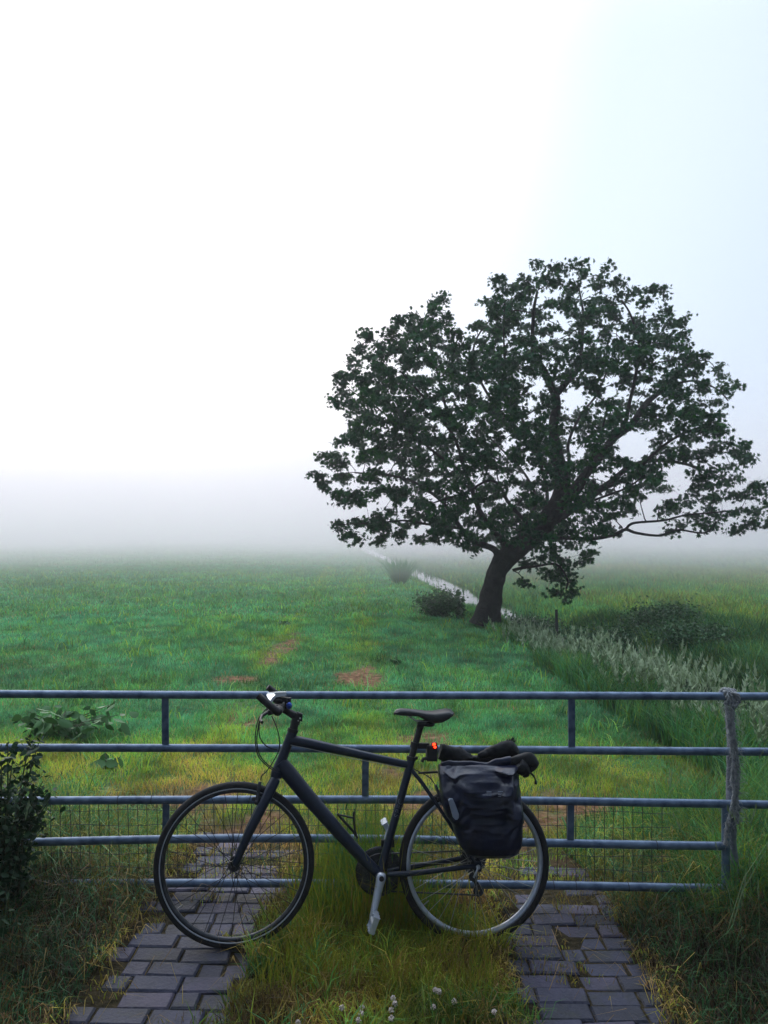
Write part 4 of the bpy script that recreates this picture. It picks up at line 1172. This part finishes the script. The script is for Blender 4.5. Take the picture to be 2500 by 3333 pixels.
# saddle
m = MB(); st = []
prof = [(1282, 2318, 2322, .014), (1290, 2309, 2327, .020), (1304, 2305, 2329, .022), (1330, 2306, 2331, .025), (1358, 2309, 2334, .032), (1385, 2312, 2350, .047), (1410, 2313, 2358, .060), (1435, 2309, 2354, .068), (1455, 2306, 2342, .070), (1468, 2308, 2330, .062), (1472, 2313, 2320, .045)]
rows = []
for (px, yt, yb, hw) in prof:
    top = B(px, yt); bot = B(px, yb); h_ = (top - bot).length; up = (top - bot).normalized()
    ring = []
    for k in range(16):
        a = 2 * math.pi * k / 16
        cx_, sy_ = math.cos(a), math.sin(a)
        ww_ = math.copysign(abs(cx_) ** .75, cx_) * hw; 
        vv_ = (math.copysign(abs(sy_) ** .8, sy_) * .5) * h_
        if sy_ > 0: vv_ = h_ * .5 - (.010 * (ww_ / hw) ** 2) - (1 - sy_) * .006
        else: vv_ = vv_ * (1 - .55 * (1 - abs(ww_ / hw)) * (1 if hw > .03 else 0))
        ring.append(bot + up * (h_ * .5 + vv_) + WW * ww_)
    rows += ring
fs = []
for r in range(len(prof) - 1):
    for k in range(16):
        k2 = (k + 1) % 16; fs.append((r * 16 + k, r * 16 + k2, (r + 1) * 16 + k2, (r + 1) * 16 + k))
fs.append(tuple(range(16))[::-1]); fs.append(tuple(range((len(prof) - 1) * 16, len(prof) * 16)))
m.add(rows, fs, True); sad = m.build('saddle', M_saddle, bike)
for sg in (-1, 1):
    m = MB(); m.tube(smooth_path([B(1327, 2328, .006 * sg), B(1345, 2340, .015 * sg), B(1360, 2348, .022 * sg), B(1376, 2349, .022 * sg), B(1400, 2346, .024 * sg), B(1440, 2338, .03 * sg)]), .0035, 7); m.build('saddle_rail', M_chrome, sad)
m = MB(); m.tube([B(1340, 2464), B(1355, 2412), B(1368, 2366)], .0146, 14)
m.tube([B(1366, 2372), B(1370, 2356)], [.015, .019], 12); m.box(B(1372, 2352), U * .020, VV * .010, WW * .026, .003)
m.ell(B(1395, 2356), U * .03, VV * .014, WW * .03)
m.build('seatpost', M_black, bike)
# lock holder and red lamp behind the seatpost
m = MB(); m.tube([B(1351, 2416), B(1347, 2434)], .0185, 12)
m.box(B(1378, 2427, 0), U * .026, VV * .012, WW * .014, .003); m.box(B(1405, 2450, .0), U * .024, VV * .034, WW * .03, .006)
m.tube([B(1420, 2434, .0), B(1398, 2432, .0), B(1394, 2468, .0)], [.014, .016, .012], 10); m.tube([B(1393, 2468, .02), B(1378, 2470, .02), B(1374, 2480, .02)], [.008, .008, .009], 8)
m.tube([B(1352, 2466, .0), B(1360, 2466, .0)], .006, 8)
lm = m.build('lock_holder', M_black, bike)
m = MB(); m.box(B(1414, 2428, .035), U * .0125, VV * .015, WW * .010, .004); lm2 = m.build('tail_light', mat('red_plastic', (.25, .01, .01), (.3, .012, .01), rough=.2), lm)
m = MB(); m.ell(B(1413, 2423, .044), U * .008, VV * .006, WW * .004); m.ell(B(1416, 2432, .044), U * .006, VV * .005, WW * .004); 
m.build('red_led', emit('tail_led', (1.0, .035, .008), 6.0), lm)
# bottle cage
m = MB()
m.tube([B(1098, 2648), B(1108, 2660), B(1150, 2706), B(1164, 2728)], [.005, .006, .006, .005], 8)
for w_ in (.018, -.018): m.tube(smooth_path([B(1104, 2652, w_ * .3), B(1120, 2655, w_), B(1138, 2660, w_ * 1.6), B(1148, 2662, w_ * 1.2)]), .0042, 7)
m.tube(smooth_path([B(1155, 2632), B(1152, 2650), B(1152, 2670), B(1154, 2695), B(1160, 2716)]), [.003] * 4 + [.009] * 12 + [.007] * 9, 8, flat=.6, flat_axis=U)
m.build('bottle_cage', M_black, bike)
# crankset: rings on the far side, silver near arm, both pedals
m = MB(); rc = BBc - WW * .045
def cog(mb, c, r, thick, teeth, hole):
    n_ = teeth * 2; vs = []
    for sd in (0, 1):
        for k in range(n_):
            a = 2 * math.pi * k / n_; rr = r + (.003 if k % 2 else -.002)
            vs.append(c + (U * math.cos(a) + VV * math.sin(a)) * rr + WW * thick * sd)
        for k in range(n_):
            a = 2 * math.pi * k / n_
            vs.append(c + (U * math.cos(a) + VV * math.sin(a)) * hole + WW * thick * sd)
    fs = []
    for k in range(n_):
        k2 = (k + 1) % n_
        fs += [(k, k2, n_ + k2, n_ + k), (2 * n_ + k, 3 * n_ + k, 3 * n_ + k2, 2 * n_ + k2), (k, 2 * n_ + k, 2 * n_ + k2, k2), (n_ + k, n_ + k2, 3 * n_ + k2, 3 * n_ + k)]
    mb.add(vs, fs, False)
cog(m, rc, .097, .003, 48, .062); cog(m, rc + WW * .008, .077, .003, 38, .045); cog(m, rc + WW * .015, .056, .003, 28, .03)
for k in range(5):
    a = 2 * math.pi * k / 5 + .3; m.tube([rc, rc + (U * math.cos(a) + VV * math.sin(a)) * .068], [.012, .008], 6)
m.ringprof(rc - WW * .006, U, VV, WW, [(.082, -.001), (.106, -.001), (.106, .001), (.082, .001)], 48)
m.build('chainring', M_alu_d, bike)
cr0 = B(1241, 2857, .062); crE = B(1212, 2985, .080)
cdn = (crE - cr0).normalized(); csd = cdn.cross(WW).normalized()
m = MB(); L = (crE - cr0).length
pl = []
for (t, hw, th, of) in ((-.12, .012, .010, 0), (-.08, .0185, .013, 0), (.0, .0215, .015, 0), (.07, .0205, .015, 0), (.16, .0185, .013, .001), (.5, .0165, .011, .002), (.85, .0135, .010, .004), (.96, .0135, .010, .004), (1.03, .0115, .010, .004), (1.08, .006, .008, .004)):
    c = cr0 + cdn * L * t + WW * of
    pl.append([c + csd * hw * a_ + WW * th * b_ for a_, b_ in ((-1, -.3), (-.9, .6), (-.6, 1), (.6, 1), (.9, .6), (1, -.3), (.6, -1), (-.6, -1))])
vs = [p for q in pl for p in q]; fs = []
for r in range(len(pl) - 1):
    for k in range(8):
        k2 = (k + 1) % 8; fs.append((r * 8 + k, (r + 1) * 8 + k, (r + 1) * 8 + k2, r * 8 + k2))
fs += [tuple(range(8)), tuple(range(len(vs) - 8, len(vs)))[::-1]]
m.add(vs, fs, True); crank = m.build('crank_arm', M_alu, bike)
m = MB(); m.tube([cr0 + WW * .012, cr0 + WW * .0175], .011, 16); m.build('crank_bolt', M_black, crank)
far_dir = -cdn
fr0 = BBc - WW * .058; frE = fr0 + (far_dir - WW * far_dir.dot(WW)).normalized() * .172 - WW * .012
m = MB(); m.tube([fr0, fr0 * .5 + frE * .5, frE], [.016, .0125, .0115], 10, flat=.7, flat_axis=WW); cr2 = m.build('crank_arm', M_alu, bike)
for (c, sg, par) in ((crE, 1, crank), (frE, -1, cr2)):
    m = MB(); o = c + WW * sg * .055
    a1 = (U * .35 + VV * -.94).normalized() if sg > 0 else (U * .5 + VV * .86).normalized(); a2 = a1.cross(WW)
    m.tube([c, c + WW * sg * .10], .007, 8)
    m.tube([c + WW * sg * .02, c + WW * sg * .09], .012, 10)
    for q in (-1, 1):
        m.box(o + a1 * q * .030, a1 * .004, a2 * .012, WW * .042, .001)
        m.box(o + WW * q * .042, a1 * .034, a2 * .011, WW * .003, .001)
        for tq in (-1, 0, 1):
            m.tube([o + a1 * q * .030 + WW * tq * .03 - a2 * .016, o + a1 * q * .030 + WW * tq * .03 + a2 * .016], .003, 5)
    m.build('pedal', M_alu, par)
# chain, cassette, derailleurs
m = MB(); cas = hubR - WW * .035
for k, rr in enumerate((.058, .052, .046, .040, .034, .028, .024)): cog(m, cas - WW * .0045 * k, rr, .002, int(rr * 500), .015)
m.build('cassette', M_alu_d, bike)
m = MB(); up0 = rc + VV * .078; cc = cas - WW * .012
pth = [rc + (U * math.cos(a) + VV * math.sin(a)) * .078 + WW * .008 for a in np.linspace(R(95), R(265), 14)]
jock = hubR - VV * .135 - U * .028 - WW * .045; jock2 = hubR - VV * .075 - U * .004 - WW * .045
pth = [cc + VV * .034] + pth[::-1][::-1] if False else [cc + VV * .036, rc + VV * .078 + WW * .008] + [rc + (U * math.cos(a) + VV * math.sin(a)) * .078 + WW * .008 for a in np.linspace(R(80), R(-85), 14)] + [jock + VV * -.02, jock - U * .02, jock2 + VV * .0, cc - U * .036, cc + VV * .036]
pf = []
for k in range(len(pth) - 1):
    n_ = max(2, int((pth[k + 1] - pth[k]).length / .008))
    for q in range(n_): pf.append(pth[k].lerp(pth[k + 1], q / n_))
m.tube(pf, [.0042 if k % 2 else .0030 for k in range(len(pf))], 6, cap=False)
m.build('chain', M_alu_d, bike)
m = MB(); m.tube([hubR - WW * .068 - VV * .015, jock2 - WW * .012, jock2], [.010, .012, .009], 8)
m.tube([jock2 - WW * .008, jock - WW * .008], .007, 8)
for c in (jock, jock2): cog(m, c, .022, .004, 11, .005)
m.ringprof(jock + WW * .003, U, VV, WW, [(.017, -.001), (.024, -.001), (.024, .002), (.017, .002)], 24)
m.build('rear_derailleur', M_alu_d, bike)
m = MB(); fd = B(1262, 2745, -.03); m.box(fd, U * .03, VV * .016, WW * .008, .003); m.box(fd + VV * .02 - U * .012, U * .014, VV * .02, WW * .012, .003); m.build('front_derailleur', M_black, bike)
m = MB(); m.tube([hubR + WW * .066, hubR + WW * .076], [.011, .009], 10); m.tube(smooth_path([hubR + WW * .074, hubR + WW * .078 - VV * .02 + U * .01, hubR + WW * .074 - VV * .042 + U * .02]), .0045, 7); m.build('quick_release', M_alu, bike)
m = MB(); m.tube([hubF + WW * .052, hubF + WW * .064], [.012, .010], 10); m.tube([hubF + WW * .062, hubF + WW * .066 + VV * .03 + U * .012], .0045, 7); m.build('quick_release', M_black, bike)
# rear rack
m = MB()
for sg in (-1, 1):
    o = sg * .055
    m.tube([B(1363, 2516, o * .5), B(1440, 2512, o), B(1700, 2508, o)], .0052, 8)
    m.tube([B(1450, 2512, o), B(1530, 2650, o * 1.25), hubR + WW * o * 1.3 + VV * .03], .005, 8)
    m.tube([B(1560, 2510, o), B(1550, 2650, o * 1.25), hubR + WW * o * 1.3 + VV * .03], .005, 8)
    m.tube([B(1690, 2508, o), B(1610, 2680, o * 1.25), hubR + WW * o * 1.3 + VV * .03], .005, 8)
for px in (1440, 1500, 1560, 1620, 1700):
    m.tube([B(px, 2511, -.055), B(px, 2511, .055)], .0048, 8)
m.build('rack', M_black, bike)

# ------------------------------------------------------------------ panniers (hang on the rack, so things of their own)
# creases of the crumpled tarpaulin: (from x, y, to x, y, width, height) in photograph pixels on the bag's face
CREASE = [(1556, 2490, 1582, 2580, 9, .022), (1590, 2492, 1604, 2560, 10, -.020), (1618, 2500, 1680, 2480, 16, .030), (1660, 2500, 1652, 2575, 12, .024), (1628, 2520, 1634, 2570, 12, -.018),
          (1512, 2560, 1570, 2584, 10, .022), (1470, 2520, 1530, 2500, 14, -.014), (1658, 2610, 1664, 2655, 8, .018), (1600, 2640, 1660, 2600, 14, -.014), (1490, 2600, 1560, 2640, 14, .010), (1450, 2530, 1500, 2600, 12, -.012)]
# facets of stiff cloth that lean out towards their lower edge: (polygon, depth)
FACET = [([(1606, 2502), (1684, 2466), (1680, 2498), (1645, 2516)], 0.056), ([(1556, 2486), (1572, 2490), (1600, 2545), (1603, 2566), (1586, 2584), (1574, 2545)], 0.048),
         ([(1620, 2524), (1668, 2504), (1662, 2560), (1648, 2586), (1616, 2584)], 0.048), ([(1516, 2550), (1534, 2552), (1576, 2586), (1512, 2574)], 0.051), ([(1660, 2606), (1694, 2622), (1684, 2660), (1652, 2658)], 0.042),
         ([(1442, 2508), (1482, 2500), (1505, 2516), (1470, 2534)], 0.032), ([(1500, 2600), (1600, 2596), (1640, 2625), (1560, 2650)], 0.029)]
def pannier(rings, w_in, label, matb, seed, name='pannier'):
    c0 = B(1570, 2780, w_in)
    base = Vector(c0); root = empty(name, base, label, 'bicycle bag')
    m = MB(); K = 96; vs = []
    for (py, L_, R_, th) in rings:
        wc = w_in + math.copysign(th * .5, w_in)
        for k in range(K):
            a = 2 * math.pi * k / K; ca, sa = math.cos(a), math.sin(a)
            ex = .38 if abs(ca) < .999 else .38
            xx = (L_ + R_) / 2 + math.copysign(abs(ca) ** ex, ca) * (R_ - L_) / 2
            ww_ = wc + math.copysign(abs(sa) ** (ex + .15), sa) * th / 2
            # outline measured at the outer face
            p = B(xx, py, w_in + math.copysign(th * .75, w_in)); p = p + WW * (ww_ - (w_in + math.copysign(th * .75, w_in)))
            f1 = mnoise.noise(Vector((xx * .018 + seed, py * .009, ww_ * 6)))
            f2 = abs(mnoise.noise(Vector((xx * .03 + py * .018 + seed, py * .012 - xx * .010, ww_ * 3 + 5))))
            cr = 0.
            for (ax_, ay_, bx_, by_, wd_, hh_) in CREASE:
                dx_, dy_ = bx_ - ax_, by_ - ay_; L2 = dx_ * dx_ + dy_ * dy_
                tt_ = max(0, min(1, ((xx - ax_) * dx_ + (py - ay_) * dy_) / L2))
                ds_ = math.hypot(xx - ax_ - dx_ * tt_, py - ay_ - dy_ * tt_)
                cr += .7 * hh_ * math.exp(-ds_ / wd_ * .9)
            for (pl_, dp_) in FACET:
                if inside(xx, py, pl_):
                    y0_ = min(q_[1] for q_ in pl_); y1_ = max(q_[1] for q_ in pl_); cr += dp_ * (py - y0_) / (y1_ - y0_)
            out_ = 1 if sa > .1 else 0
            p += WW * ((.012 * f1 - .022 * (f2 - .2)) * (1 if py < 2700 else .45) + cr * out_ * abs(sa) ** .3) + VV * .004 * f1
            vs.append(p)
    n_ = len(rings); fs = []
    for r in range(n_ - 1):
        for k in range(K):
            k2 = (k + 1) % K; fs.append((r * K + k, r * K + k2, (r + 1) * K + k2, (r + 1) * K + k))
    fs += [tuple(range(K))[::-1], tuple(range((n_ - 1) * K, n_ * K))]
    m.add(vs, fs, True)
    bd = m.build('bag_body', matb, root)
    return root
def dens(rows, sub=9):
    o = []
    for k in range(len(rows) - 1):
        for q in range(sub):
            f = q / sub; o.append(tuple(rows[k][i_] * (1 - f) + rows[k + 1][i_] * f for i_ in range(4)))
    o.append(rows[-1]); return o
near_rows = dens([(2484, 1440, 1672, .030), (2490, 1430, 1684, .06), (2518, 1431, 1688, .10), (2552, 1436, 1694, .13), (2592, 1438, 1698, .145), (2630, 1446, 1703, .15), (2660, 1456, 1706, .15), (2690, 1478, 1704, .15), (2725, 1488, 1703, .15), (2758, 1500, 1698, .145), (2778, 1516, 1686, .13), (2788, 1540, 1665, .10), (2792, 1565, 1640, .05)])
pn = pannier(near_rows, .062, 'black waterproof pannier with grey reflector tab on the near side of the rear rack', M_bag, 3.1)
far_rows = dens([(2460, 1440, 1672, .05), (2472, 1434, 1680, .09), (2550, 1440, 1680, .13), (2640, 1450, 1690, .14), (2720, 1480, 1685, .13), (2775, 1510, 1665, .08)])
pf_ = pannier(far_rows, -.062, 'black pannier with rolled top on the far side of the rear rack', M_bag2, 9.4)
def lump(root, name, pts, radii, mt, seed, flat=.7, amp=.012):
    m = MB(); sp_ = smooth_path([B(*p) for p in pts], 7); n_ = len(sp_)
    rr = [float(np.interp(q / (n_ - 1), np.linspace(0, 1, len(radii)), radii)) for q in range(n_)]
    m.tube(sp_, rr, 20, flat=flat, flat_axis=WW)
    for q in range(len(m.v)):
        p = Vector(m.v[q]); m.v[q] = tuple(p + mnoise.noise_vector(p * 17 + Vector((seed, 0, 0))) * amp + mnoise.noise_vector(p * 45 + Vector((seed, 0, 0))) * amp * .35)
    return m.build(name, mt, root)
# rolled closures and crumpled corners
lump(pf_, 'rolled_top', [(1432, 2448, -.03), (1455, 2452, -.03), (1490, 2458, -.03), (1536, 2468, -.03)], [.030, .036, .034, .016], M_bag2, 1)
lump(pf_, 'rolled_top', [(1556, 2460, -.04), (1590, 2450, -.05), (1630, 2440, -.05), (1662, 2438, -.05), (1680, 2452, -.05)], [.014, .026, .032, .038, .022], M_bag2, 4)
m = MB()
for k in range(26):
    p = B(random.uniform(1650, 1672), random.uniform(2410, 2424), -.05 + random.uniform(-.01, .01))
    m.tube([p, p + VV * random.uniform(.012, .026) + U * random.uniform(-.02, .005)], [.002, .0008], 4, cap=False)
m.build('frayed_tassel', M_bag2, pf_)
lump(pn, 'folded_corner', [(1660, 2490, .10), (1690, 2478, .10), (1722, 2478, .11), (1732, 2490, .11), (1716, 2515, .11)], [.024, .034, .034, .026, .010], M_bag2, 6)
lump(pn, 'folded_corner', [(1684, 2484, .12), (1700, 2500, .12), (1712, 2518, .12), (1712, 2532, .12)], [.032, .032, .024, .010], M_bag2, 12)
lump(pn, 'folded_rim', [(1436, 2492, .10), (1480, 2488, .10), (1530, 2490, .105), (1570, 2494, .11), (1610, 2486, .11), (1660, 2474, .11)], [.014, .016, .014, .016, .016, .02], M_bag, 2, amp=.008)
m = MB(); m.tube(smooth_path([B(1716, 2512, .12), B(1732, 2520, .12), B(1742, 2536, .12), B(1744, 2552, .12)]), [.009] * 10 + [.007] * 5 + [.011] * 4, 8, flat=.5, flat_axis=U); m.build('strap', M_bag2, pn)
m = MB(); m.tube(smooth_path([B(1436, 2500, .02), B(1500, 2494, .04), B(1590, 2494, .05), B(1660, 2486, .05)]), .006, 7); m.build('hook_rail', M_black, pn)
def on_bag(poly, wz, th=.004):
    m = MB(); m.prism([B(x, y, wz) for x, y in poly], WW * -th); return m
on_bag([(1461, 2606), (1466, 2601), (1475, 2602), (1482, 2618), (1494, 2650), (1493, 2662), (1488, 2669), (1482, 2668), (1476, 2662)], .226, .02).build('reflector_tab', M_refl, pn)
for (x0, x1, y0, y1) in ((1584, 1600, 2576, 2589), (1621, 1649, 2576, 2592)):
    m = MB()
    for k in range(4):
        yy_ = y0 + (y1 - y0) * k / 3
        m.tube([B(x0, yy_, .226), B(x1, yy_ + 1, .226)], .0011, 4)
    m.build('stitching', M_refl, pn)

# ------------------------------------------------------------------ clover flowers
spots = [(1130, 585, 'topmost pinkish clover flower of the group in the middle strip'), (1148, 592, 'clover flower touching the topmost one on its right'), (940, 622, 'large clover flower in the middle of the strip'), (948, 645, 'clover flower just under the large middle one'),
         (932, 674, 'clover flower below the middle pair'), (932, 712, 'lowest clover flower in the middle column'), (800, 665, 'tall clover flower left of the middle ones'), (795, 690, 'clover flower directly under the tall left one'), (708, 664, 'leftmost upper clover flower by the bottom edge'),
         (785, 720, 'clover flower near the bottom edge, left of the middle column'), (1120, 662, 'single clover flower under the topmost pair'), (1215, 636, 'clover flower right of the single one'), (1395, 684, 'clover flower at the edge of the right brick track'), (512, 733, 'clover flower cut by the bottom edge at far left of the strip')]
for (zx, zy, lb) in spots:
    px, py = 600 + zx * .7233, 2800 + zy * .7233
    d = ray(px, py); t = (H - .07) / -d.z; top = camp + d * t
    g = float(gz(top.x, top.y)); base = Vector((top.x + random.uniform(-.015, .015), top.y + .01, g))
    fl = empty('clover_flower', base, lb, 'flower', 'white clover flowers in the grass')
    m = MB(); m.tube([base, (base + top) / 2 + Vector((.003, 0, 0)), top], .0013, 5); m.build('stem', M_weed_stem, fl)
    m = MB()
    for q in range(34):
        v = Vector((random.gauss(0, 1), random.gauss(0, 1), random.gauss(.3, .8))).normalized()
        m.tube([top + v * .003, top + v * .009, top + v * .0115], [.0016, .0022, .0006], 4, cap=False)
    m.build('flower_head', M_clover, fl)

# ------------------------------------------------------------------ haze
hb = MB(); hb.box((0, 400, 5.5), (560, 0, 0), (0, 490, 0), (0, 0, 7.4))
mh = bpy.data.materials.new('haze'); mh.use_nodes = True
n = mh.node_tree; n.nodes.clear(); o_ = n.nodes.new('ShaderNodeOutputMaterial'); pv = n.nodes.new('ShaderNodeVolumePrincipled')
pv.inputs['Color'].default_value = (.97, .97, .99, 1); pv.inputs['Density'].default_value = .0026; pv.inputs['Anisotropy'].default_value = .3
n.links.new(pv.outputs[0], o_.inputs['Volume'])
tag(hb.build('haze', mh), kind='stuff')

# the mist bank: low mist lying over the far meadow, thickening with distance and thinning with height (floats just over the grass)
mbk = MB(); mbk.box((-10, 156, 6.37), (230, 0, 0), (0, 143, 0), (0, 0, 6.0))
mm = bpy.data.materials.new('mist'); mm.use_nodes = True
n = mm.node_tree; n.nodes.clear(); o_ = n.nodes.new('ShaderNodeOutputMaterial'); pv = n.nodes.new('ShaderNodeVolumePrincipled')
pv.inputs['Color'].default_value = (1, .957, .985, 1); pv.inputs['Anisotropy'].default_value = .55
g_ = n.nodes.new('ShaderNodeNewGeometry'); sx = n.nodes.new('ShaderNodeSeparateXYZ'); n.links.new(g_.outputs['Position'], sx.inputs[0])
def mrn(src, a, b, c, d):
    q = n.nodes.new('ShaderNodeMapRange'); q.interpolation_type = 'SMOOTHSTEP'
    for k_, v_ in (('From Min', a), ('From Max', b), ('To Min', c), ('To Max', d)): q.inputs[k_].default_value = v_
    n.links.new(src, q.inputs['Value']); return q.outputs['Result']
ml = n.nodes.new('ShaderNodeMath'); ml.operation = 'MULTIPLY'
n.links.new(mrn(sx.outputs['Y'], 5, 44, 0, MIST), ml.inputs[0]); n.links.new(mrn(sx.outputs['Z'], -1.0, 9.0, 1, 0), ml.inputs[1])
tn_ = n.nodes.new('ShaderNodeTexNoise'); tn_.inputs['Scale'].default_value = .045; tn_.inputs['Detail'].default_value = 3
n.links.new(g_.outputs['Position'], tn_.inputs['Vector'])
pt_ = n.nodes.new('ShaderNodeMapRange'); n.links.new(tn_.outputs['Fac'], pt_.inputs['Value'])
pt_.inputs['From Min'].default_value = .3; pt_.inputs['From Max'].default_value = .7; pt_.inputs['To Min'].default_value = .45; pt_.inputs['To Max'].default_value = 1.6
m2_ = n.nodes.new('ShaderNodeMath'); m2_.operation = 'MULTIPLY'; n.links.new(ml.outputs[0], m2_.inputs[0]); n.links.new(pt_.outputs['Result'], m2_.inputs[1])
n.links.new(m2_.outputs[0], pv.inputs['Density'])
n.links.new(pv.outputs[0], o_.inputs['Volume'])
tag(mbk.build('mist_bank', mm), 'pale low mist lying over the far meadow behind the maple', 'mist', kind='stuff')

# unseen hedges added beside the gateway to darken the near corners
leafy_bush('shade_hedge', (-2.75, 2.3), .62, 1.5, 1.9, 15000, .085, OVAL, 'tall dark foliage added out of view to shade the gateway from the left', 'shade_hedge', stems=120, t0=0, t1=.3, shell=.35)
leafy_bush('shade_hedge', (2.85, 2.1), .62, 1.4, 1.8, 15000, .085, OVAL, 'tall dark foliage added out of view to shade the gateway from the right', 'shade_hedge', stems=120, t0=0, t1=.3, shell=.35)
# unseen tree added behind the viewer so that its boughs shade the gateway
bx, by = -1.2, -3.6
bb_ = Vector((bx, by, float(gz(bx, by)) - .05))
bt = empty('shade_tree', bb_, 'broad dark tree added out of view behind the viewer to shade the gateway', 'tree')
m = MB(); m.tube([bb_, bb_ + Vector((.1, .1, 1.5)), bb_ + Vector((.1, .3, 3.4)), bb_ + Vector((.3, .8, 5.6))], [.36, .27, .22, .12], 18)
cl = []
rs = random.Random(21)
for k in range(560):
    x = rs.uniform(-7.5, 7.5); y = rs.uniform(-9, 3.7)
    zl = max(4.6, 1.84 + max(0, y) * .74 + 1.15)
    z = rs.uniform(zl, 7.7)
    if (x / 8) ** 2 + ((y + 3) / 7.2) ** 2 > 1: continue
    if y > 3.2 and abs(x) > 6: continue
    cl.append((x, y, z))
for k in range(26):
    x, y, z = cl[k * (len(cl) // 26)]
    s0 = bb_ + Vector((.1, .3, rs.uniform(2.6, 5)))
    e0 = Vector((x, y, z)); m.tube([s0, s0 * .5 + e0 * .5 + Vector((0, 0, .4)), e0], [.09, .06, .02], 6)
m.build('trunk', M_bark, bt)
cl = np.array(cl); pp = np.repeat(cl, 34, axis=0) + rng.normal(0, .36, (len(cl) * 34, 3)); pp[:, 2] = np.clip(pp[:, 2], np.maximum(4.0, 2.2 + np.maximum(0, pp[:, 1]) * .78), 8.1)
q = leaves(pp, rng.uniform(.16, .26, len(pp)), LOBE, up=.6)
np_mesh('crown', q[0], q[1], q[2], M_leaf, parent=bt, attrs={'tint': q[3]}, org=tuple(bb_))
